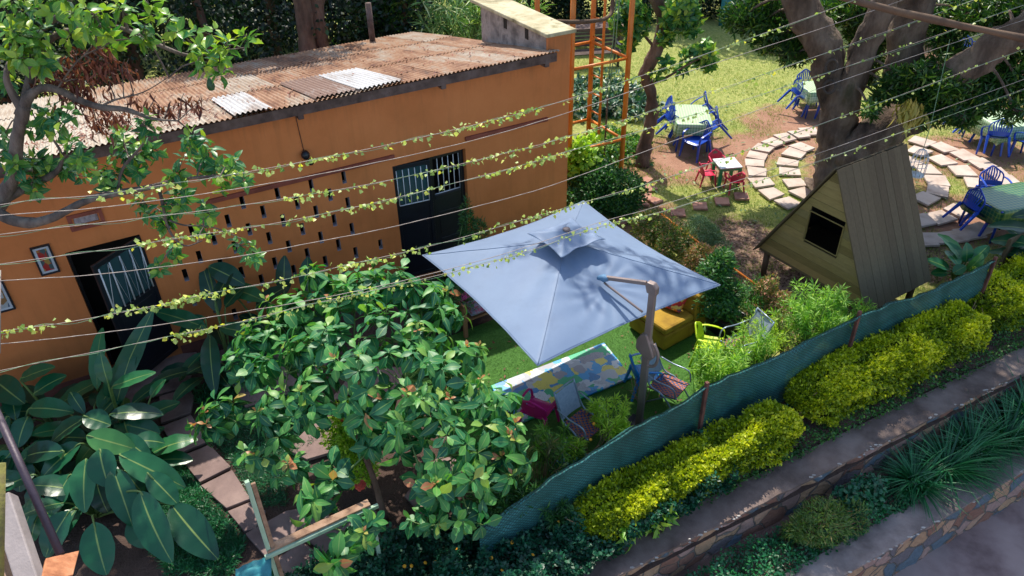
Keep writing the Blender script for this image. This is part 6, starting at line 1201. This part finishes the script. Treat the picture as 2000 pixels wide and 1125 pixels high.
lv = LV(); n = 150; x = RNG.uniform(930, 1420, n); y = RNG.uniform(640, 830, n); pos = np.array([tuple(at(a, b, .06)) for a, b in zip(x, y)]); d = RNG.normal(size=(n, 3)); d[:, 2] *= .1; lv.add(leaf_tpl(.4, 2, .2, .2), pos, d, [0, 0, 1], RNG.uniform(.03, .09, n), RNG.uniform(0, 1, n)); tag(lv.build('turf_leaves', 'leaf_dead', None), 'small dry leaves dropped on the green turf under the parasol', 'leaf litter', None, 'stuff')
# ---- big mango tree
mg = thing('mango_tree', (7.05, 15.1, 0), 'massive many trunked mango tree inside the ring of slabs', 'tree')
def M_(x, y, Y): return atY(x, y, Y)
mb = MB(); limb(mb, [Vector((7.05, 15.1, -.1)), M_(1624, 370, 15.1), M_(1632, 320, 15.1), M_(1638, 270, 15.2), M_(1636, 215, 15.3), M_(1630, 165, 15.4)], [.62, .50, .44, .40, .37, .34], 18, 6, .07); mb.build('trunk', 'bark_mango', mg, True)
mb = MB()
MLB = (([M_(1630, 185, 15.35), M_(1616, 125, 15.5), M_(1592, 60, 15.6), M_(1565, 0, 15.7), M_(1545, -70, 15.8)], [.31, .33, .33, .33, .3]), ([M_(1645, 215, 15.2), M_(1672, 140, 15.2), M_(1700, 70, 15.2), M_(1728, 0, 15.2), M_(1750, -70, 15.2)], [.27, .27, .26, .25, .22]),
        ([M_(1640, 330, 15.0), M_(1680, 290, 14.9), M_(1735, 248, 14.8), M_(1800, 215, 14.6), M_(1870, 140, 14.3), M_(1935, 98, 14.1), M_(2010, 50, 13.9), M_(2080, 0, 13.8)], [.36, .42, .40, .34, .30, .30, .27, .24]), ([M_(1735, 265, 15.0), M_(1765, 200, 15.3), M_(1762, 140, 15.5), M_(1766, 70, 15.6), M_(1782, 0, 15.7), M_(1790, -70, 15.7)], [.30, .34, .35, .36, .37, .32]))
for p, r_ in MLB:
    limb(mb, p, r_, 16, 6, .07)
mb.build('limbs', 'bark_mango', mg, True); MN = [q for a_ in MLB for q in smoothpts(a_[0], 3)]
pm('bark_knot', [(.04, .03, .025), (.10, .075, .06)], 4, .9, .4, 30)
for x, y in ((1620, 170), (1624, 130)):
    c = M_(x, y, 14.93 if y > 150 else 15.06); mb = MB(); nr_ = (Vector((0, 0, CH))-c).normalized(); sd_ = nr_.cross(Z).normalized(); u2 = sd_.cross(nr_)
    mb.tube([c+sd_*math.cos(q)*.11+u2*math.sin(q)*.13 for q in np.linspace(0, 6.28, 15)], .028, 6); mb.build('bark_scar', 'bark_knot', mg, True)
lv = LV(); tw_ = MB()
ML = [(1445, 35, 16.5, .4), (1480, 50, 16.5, .45), (1520, 30, 16.5, .5), (1510, 80, 16.3, .4), (1550, 70, 16.2, .4), (1545, 110, 16.0, .3), (1585, 95, 16.2, .3), (1590, 30, 16.6, .5), (1480, 10, 16.7, .5), (1680, 20, 16.8, .6), (1690, 70, 16.6, .5), (1700, 110, 16.4, .4), (1690, 150, 16.2, .25), (1735, 60, 16.8, .45), (1650, 20, 17, .4),
      (1825, 30, 16.0, .45), (1850, 80, 15.6, .4), (1905, 30, 15.5, .5), (1960, 20, 15.2, .5), (1880, 110, 15.2, .35), (1830, 130, 15.0, .35), (1990, 100, 14.5, .35), (1960, 150, 14.2, .4), (1995, 170, 14.0, .4), (1925, 170, 14.2, .35), (1870, 180, 14.1, .4), (1820, 190, 14.1, .4), (1780, 180, 14.3, .3), (1740, 175, 14.5, .28), (1720, 190, 14.6, .22), (1850, 220, 13.9, .35), (1805, 225, 14.0, .3), (1900, 215, 13.9, .3), (1940, 200, 13.9, .3), (1990, 30, 15, .5), (1700, 215, 14.2, .2), (1755, 150, 14.6, .3), (1800, 150, 14.2, .35), (1880, 230, 13.6, .25), (1960, 100, 14.4, .4), (1915, 130, 14.3, .3), (1985, 220, 13.4, .25), (1840, 170, 13.9, .35), (1610, 30, 17, .5), (1780, 60, 17, .5), (1720, 15, 17, .5)]
for x, y, Y, r_ in ML:
    c = M_(x, y, Y); n = int(70*r_*r_/.12); p, d = blob(c, (r_, r_*.9, r_*.75), n, .2, .2, None, 0); d = nrm(d*.6+[0, 0, -.35]+RNG.normal(0, .3, (n, 3))); whorl(lv, MAN, p, d, 6, .19, .42, (25, 80), .008, .2)
    for q in p[::2]: tw_.tube([c, c.lerp(Vector(q), .5)+Z*.05, Vector(q)], [.012, .008, .004], 4, cap=False)
    f = min(MN, key=lambda q: (q-c).length); tw_.tube(smoothpts([f, f.lerp(c, .5)+Vector((0, .1, .12*(f-c).length)), c], 4), [.035]*4+[.025]*4+[.014], 6)
lv.build('leaves', 'leaf_mango', mg)
lv = LV()
for x, y in ((1775, 198), (1788, 205), (1798, 215), (1780, 225), (1770, 210)): c = np.array(M_(x, y, 13.8)); n = 26; d = RNG.normal(0, .25, (n, 3)); d[:, 2] -= 1; lv.add(MAN, c+RNG.normal(0, .06, (n, 3)), d, RNG.normal(size=(n, 3)), RNG.uniform(.2, .34, n), RNG.uniform(0, 1, n))
o = lv.build('young_leaves', 'leaf_yellow', mg); o['label'] = 'drooping yellowish leaf tuft'
lv = LV()  # crown out of view, lobes added to cast shade; the last dapples the parasol
for c, rr, n in (((6.4, 13.2, 7.6), (2.2, 2.0, 1.0), 420), ((4.0, 12.2, 7.8), (1.7, 1.5, .8), 300), ((8.6, 15.6, 7.6), (2.2, 2.0, 1.2), 380), ((5.2, 15.5, 8.6), (1.2, 1.3, .7), 60), ((10.8, 14.6, 7.4), (2.2, 2.2, 1.2), 380), ((6.4, 10.8, 8.0), (2.0, 1.5, .8), 300), ((9, 12.2, 7.8), (2, 1.8, .9), 330), ((12.6, 17.8, 8), (2, 2, 1), 180), ((3.2, 9.9, 8.8), (1.2, 1.0, .6), 70), ((.5, 14.4, 10.6), (1.8, .8, .5), 26)):
    p, d = blob(c, rr, n, .15, .25, None, .1); whorl(lv, MAN, p, nrm(d+[0, 0, .3]), 7, .34, .4, (40, 105), .01, .15)
lv.build('shade_crown', 'leaf_mango', mg)
for a in ((1545, -70, 15.8), (1750, -70, 15.2), (1790, -70, 15.7), (2080, 0, 13.8)): q = M_(*a); tw_.tube([q, q+Vector((.2, -.5, 1.6)), q+Vector((.5, -1.4, 2.8))], [.25, .18, .06], 8)
tw_.build('twigs', 'bark_mango', mg)
# ---- crooked tree by the tower
ct = thing('crooked_tree', at(1255, 318, 0), 'slender crooked tree standing between the orange tower and the tables', 'tree'); CY_ = at(1255, 318, 0).y
mb = MB(); limb(mb, [at(1254, 325, -.05), M_(1262, 270, CY_), M_(1275, 225, CY_), M_(1271, 185, CY_), M_(1258, 145, CY_), M_(1284, 95, CY_), M_(1297, 48, CY_), M_(1285, 10, CY_), M_(1262, -40, CY_)], [.19, .16, .145, .135, .14, .15, .14, .135, .13], 14, 6, .10); mb.build('trunk', 'bark_brown', ct, True)
mb = MB()
for p, r_ in (([M_(1265, 165, CY_), M_(1300, 152, CY_-.3), M_(1345, 125, CY_-.5), M_(1378, 108, CY_-.6)], [.04, .03, .02, .01]), ([M_(1295, 60, CY_), M_(1320, 35, CY_), M_(1350, 15, CY_)], [.05, .035, .02]), ([M_(1285, 100, CY_), M_(1250, 60, CY_), M_(1215, 30, CY_)], [.04, .03, .015])): limb(mb, p, r_, 7, 4)
mb.build('limbs', 'bark_brown', ct, True); lv = LV()
for x, y, r_ in ((1320, 15, .35), (1345, 35, .3), (1340, 10, .35), (1310, 45, .22), (1230, 20, .3), (1250, 45, .3), (1212, 45, .28), (1235, 70, .2), (1300, 75, .2), (1370, 105, .3), (1385, 120, .22), (1350, 110, .22), (1330, 140, .12), (1285, 150, .12), (1300, 125, .15), (1225, 90, .15), (1345, 60, .2), (1380, 92, .18)):
    c = M_(x, y, CY_-.3); n = max(4, int(r_*r_*230)); p, d = blob(c, r_, n, .3, .1, None, 0); whorl(lv, AVO, p, nrm(d*.7+[0, 0, -.1]), 7, .21, .5, (40, 110), .012, .25)
for c, rr, n in (((3.2, 17.6, 7.6), (1.8, 1.8, 1.0), 150),):
    p, d = blob(c, rr, n, .2, .2); whorl(lv, AVO, p, nrm(d+[0, 0, .3]), 7, .25, .4, (40, 110), .012, .2)
lv.build('leaves', 'leaf_avocado', ct)
# ---- trees behind the building
def bgtree(name, label, x, y, h, rad, mat, n, size=.13, trunk=.18, tint=.45, low=.3, group=None, tpl=RH):
    r = thing(name, (x, y, 0), label, 'tree', group); lv = LV(); k = 5
    for i in range(9):
        c = Vector((x+RNG.uniform(-.6, .6)*rad, y+RNG.uniform(-.6, .6)*rad, low+(h-low)*(i+.5)/9)); bush(lv, c, (rad*.75, rad*.75, h/7), n//9, tpl, size, tint, .25, .35, .35)
    lv.build('crown', mat, r, False); mb = MB(); limb(mb, [Vector((x, y, -.1)), Vector((x+.1, y, h*.4)), Vector((x-.1, y+.1, h*.8))], [trunk, trunk*.8, trunk*.3], 8); mb.build('trunk', 'bark_brown', r, True); return r
for i, (x, y, h, rad) in enumerate(((-12.5, 18.5, 6, 1.9), (-9.8, 20, 6.5, 1.9), (-7.6, 19.5, 5.5, 1.6), (-5.2, 21.5, 6.5, 1.8), (-3.0, 22.5, 6.0, 1.7), (-15.5, 20, 7, 2.2), (-11.5, 23.5, 8.5, 2.6), (-7.5, 25, 8.5, 2.6), (-8.2, 28.5, 8.5, 2.4), (-3.9, 23.2, 4.2, 1.0))):
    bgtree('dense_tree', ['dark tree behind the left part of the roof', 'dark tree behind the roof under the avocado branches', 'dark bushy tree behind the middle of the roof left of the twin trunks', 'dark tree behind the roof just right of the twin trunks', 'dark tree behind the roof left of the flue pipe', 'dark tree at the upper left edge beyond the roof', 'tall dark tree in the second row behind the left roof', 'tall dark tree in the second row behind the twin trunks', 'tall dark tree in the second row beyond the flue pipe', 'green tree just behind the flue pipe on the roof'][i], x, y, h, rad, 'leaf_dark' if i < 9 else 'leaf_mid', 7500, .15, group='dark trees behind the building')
tt = thing('twin_trunk_tree', (-6.1, 20.0, 0), 'tree with two reddish brown trunks rising behind the roof', 'tree'); mb = MB(); limb(mb, [M_(610, 170, 19.5), M_(602, 98, 19.5), M_(592, 30, 19.5), M_(580, -60, 19.5)], [.24, .22, .21, .2], 12, 5); mb.build('trunk', 'bark_brown', tt, True)
mb = MB(); limb(mb, [M_(628, 170, 19.8), M_(627, 96, 19.8), M_(620, 30, 19.8), M_(614, -60, 19.8)], [.22, .2, .2, .19], 12, 5); mb.build('trunk', 'bark_brown', tt, True)
lv = LV(); p, d = blob((-6.0, 20, 8.0), (2.6, 2.2, 1.4), 500, .2, .2); whorl(lv, AVO, p, d, 6, .3, .4); lv.build('crown', 'leaf_dark', tt, False)
bh = thing('tall_dark_hedge', (-11, 25, 0), 'tall dark unclipped hedge closing the view behind the trees at upper left', 'hedge'); lv = LV()
for x in np.arange(-24, -2.5, .8):
    for z in (.6, 1.7, 2.8, 3.9): bush(lv, (x+RNG.uniform(-.3, .3), 27.5+.4*math.sin(x), z), (.8, .6, .8), 520, RH, .19, .35, .25, .4, .3)
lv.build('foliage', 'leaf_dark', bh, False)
# fan leaved palms behind the flue pipe
FAN = leaf_tpl(.10, 2, .3, .25, .7)
def palm(x, y, Y, h, n, label):
    c0 = M_(x, y, Y); r = thing('fan_palm', (c0.x, Y, 0), label, 'palm', 'fan palms behind the roof'); lv = LV(); mb = MB()
    for i in range(n):
        a = RNG.uniform(0, 6.28); c = Vector((c0.x+RNG.uniform(-.7, .7), Y+RNG.uniform(-.6, .6), RNG.uniform(h*.45, h))); ax = Vector((math.cos(a)*.6, math.sin(a)*.6-.3, .7)).normalized()
        whorl(lv, FAN, [tuple(c)], [tuple(ax)], 11, .5, .45, (35, 85), 0, .25); mb.tube([Vector((c0.x, Y, 0)), Vector((c0.x, Y, c.z*.6)), c], [.03, .02, .01], 5)
    lv.build('fronds', 'leaf_palm', r, False); mb.build('stems', 'stem_green', r, True)
for i, (x, y, Y, h) in enumerate(((830, 40, 22.5, 2.9), (875, 30, 22.0, 3.1), (925, 25, 21.8, 3.2), (960, 20, 23, 3.4), (1010, 10, 24, 3.0), (900, 0, 25, 4.0))): palm(x, y, Y, h, 34, ['fan leaved palm clump left of the flue pipe', 'fan leaved palm clump right behind the flue pipe', 'sunlit fan leaved palm clump between flue pipe and parapet block', 'fan leaved palm clump behind the parapet block', 'fan leaved palm clump right of the parapet block', 'taller fan palm at the top edge above the flue pipe'][i])
# hedge and trees beyond the lawn
for i, (x, rad, h) in enumerate(((2.5, 1.8, 7), (6.0, 2.0, 8.5), (9.5, 2.1, 9), (13.0, 2.2, 9), (17, 2.4, 9), (21, 2.6, 9), (-.5, 1.7, 6))):
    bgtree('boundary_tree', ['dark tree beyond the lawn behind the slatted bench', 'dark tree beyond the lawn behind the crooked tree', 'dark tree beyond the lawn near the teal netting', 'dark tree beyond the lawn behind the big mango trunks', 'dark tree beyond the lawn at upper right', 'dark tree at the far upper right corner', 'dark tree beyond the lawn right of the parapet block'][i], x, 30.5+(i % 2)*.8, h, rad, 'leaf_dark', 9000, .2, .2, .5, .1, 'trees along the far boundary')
hb = thing('low_boundary_hedge', (8, 28.9, 0), 'low dark hedge along the far side of the lawn', 'hedge'); lv = LV()
for x in np.arange(-1, 19, .8): bush(lv, (x, 29+.3*math.sin(x), .6), (.7, .5, .7), 700, RH, .13, .45, .25, .5)
lv.build('foliage', 'leaf_dark', hb, False)
a = atY(1425, 10, 28.2); mb = MB(); mb.sheet(lambda u, v: Vector((a.x-.3+3.6*u, 28.2+.08*math.sin(u*9), 1.6*v)), 30, 6); o = mb.build('teal_netting', 'teal_tarp', None, True); o.modifiers.new('t', 'SOLIDIFY').thickness = .01; tag(o, 'strip of teal netting hung in front of the far hedge', 'netting')
# overhead plank crossing at upper right
mb = MB(); a = Vector((0, 0, CH))+ray(1560, -25)*7.4; b = Vector((0, 0, CH))+ray(2080, 92)*7.4; limb(mb, [a, a.lerp(b, .5)-Z*.02, b], [.035, .035, .035], 8, 5, .15); tag(mb.build('timber_pole', 'log', None, True), 'long brown timber pole crossing the upper right corner', 'pole')
# bird cage lantern hanging from the tree
lc = atY(1795, 318, 13.2); lan = thing('hanging_lantern', lc-Z*.25, 'white wire bird cage lantern hanging by the playhouse roof', 'lantern'); mb = MB(); nb = 12
for i in range(nb):
    q = 2*math.pi*i/nb; mb.tube([lc+Vector((math.cos(q)*r_, math.sin(q)*r_, z)) for r_, z in ((.15, -.25), (.15, .05), (.13, .16), (.07, .25), (.0, .29))], .006, 4)
for r_, z in ((.15, -.25), (.15, -.05), (.14, .1)): mb.tube([lc+Vector((math.cos(q)*r_, math.sin(q)*r_, z)) for q in np.linspace(0, 6.29, 17)], .007, 4)
mb.build('wire_cage', 'white_bar', lan, True); mb = MB(); mb.lathe(lc-Z*.25, [(.10, 0), (.15, .008), (.15, .018), (.02, .02)], 16); mb.build('tray', 'white_bar', lan, True); mb = MB(); mb.tube([lc+Z*.29, lc+Z*.8, lc+Vector((.1, .4, 2.2))], .006, 4); mb.build('hanging_cord', 'rope_green', lan)
# wooden crate at the right edge
cr = thing('wooden_crate', at(1985, 552, 0), 'weathered dark wooden crate of slats at the right edge behind the hedge', 'crate', None, .5); B = dict(parent=cr, world=False)
for z in (.12, .34, .56, .78): MB().box((.3, -.3, z), (1.1, .025, .15)).build('slat', 'plank_grey', attr=[.3]*8, **B); MB().box((.3, .3, z), (1.1, .025, .15)).build('slat', 'plank_grey', attr=[.3]*8, **B)
for x in (-.22, .82): MB().box((x, -.265, .44), (.07, .04, .88)).build('corner_post', 'plank_grey', attr=[.2]*8, **B); MB().box((x, .265, .44), (.07, .04, .88)).build('corner_post', 'plank_grey', attr=[.2]*8, **B)
# lawn blades
g = np.random.default_rng(5); n = 150000; x = g.uniform(2.2, 19, n*2); y = 11.2+g.beta(1.0, 1.6, n*2)*17; s_ = np.zeros(n*2)
P2 = np.stack([x, y], 1); so_ = spots(P2, [(4.7, 17.3, 1.5, 1.2, 1), (6.6, 17.9, 1.5, .7, 1), (8.2, 19.4, 1.6, 1.0, 1), (8.2, 16, 1.1, 1.0, .9), (11.3, 17.0, 1.3, 1.1, .95), (9.9, 14, 1.7, .9, 1), (4.7, 13.2, .9, 1.0, 1), (5.3, 11.6, 1.3, 1.1, 1), (12.5, 20, 2, 1.2, .8), (3.0, 14.2, .6, .9, .8)])
nz = np.array([mnoise.noise(Vector((a*1.6, b*1.6, 0))) for a, b in P2]); rg = np.hypot(x-8.2, y-16.1)
keep = (so_+nz*.5+g.uniform(-.2, .2, n*2) < .75); x, y, nz = x[keep][:n], y[keep][:n], nz[keep][:n]; n = len(x); lv = LV()
d = g.normal(size=(n, 3)); d[:, 2] = 0; lv.add(star(3), np.stack([x, y, np.full(n, -.015)], 1), d, [0, 0, 1.], g.uniform(.03, .065, n), np.clip(.45+nz*.5+g.normal(0, .2, n), 0, 1))
leafmat('lawn_blade', [(.07, .14, .02), (.20, .28, .05), (.36, .40, .12)], vein=False, trans=.3, rough=.6); tag(lv.build('lawn_grass', 'lawn_blade', None), 'short sunlit grass of the lawn between the tables', 'grass', None, 'stuff')
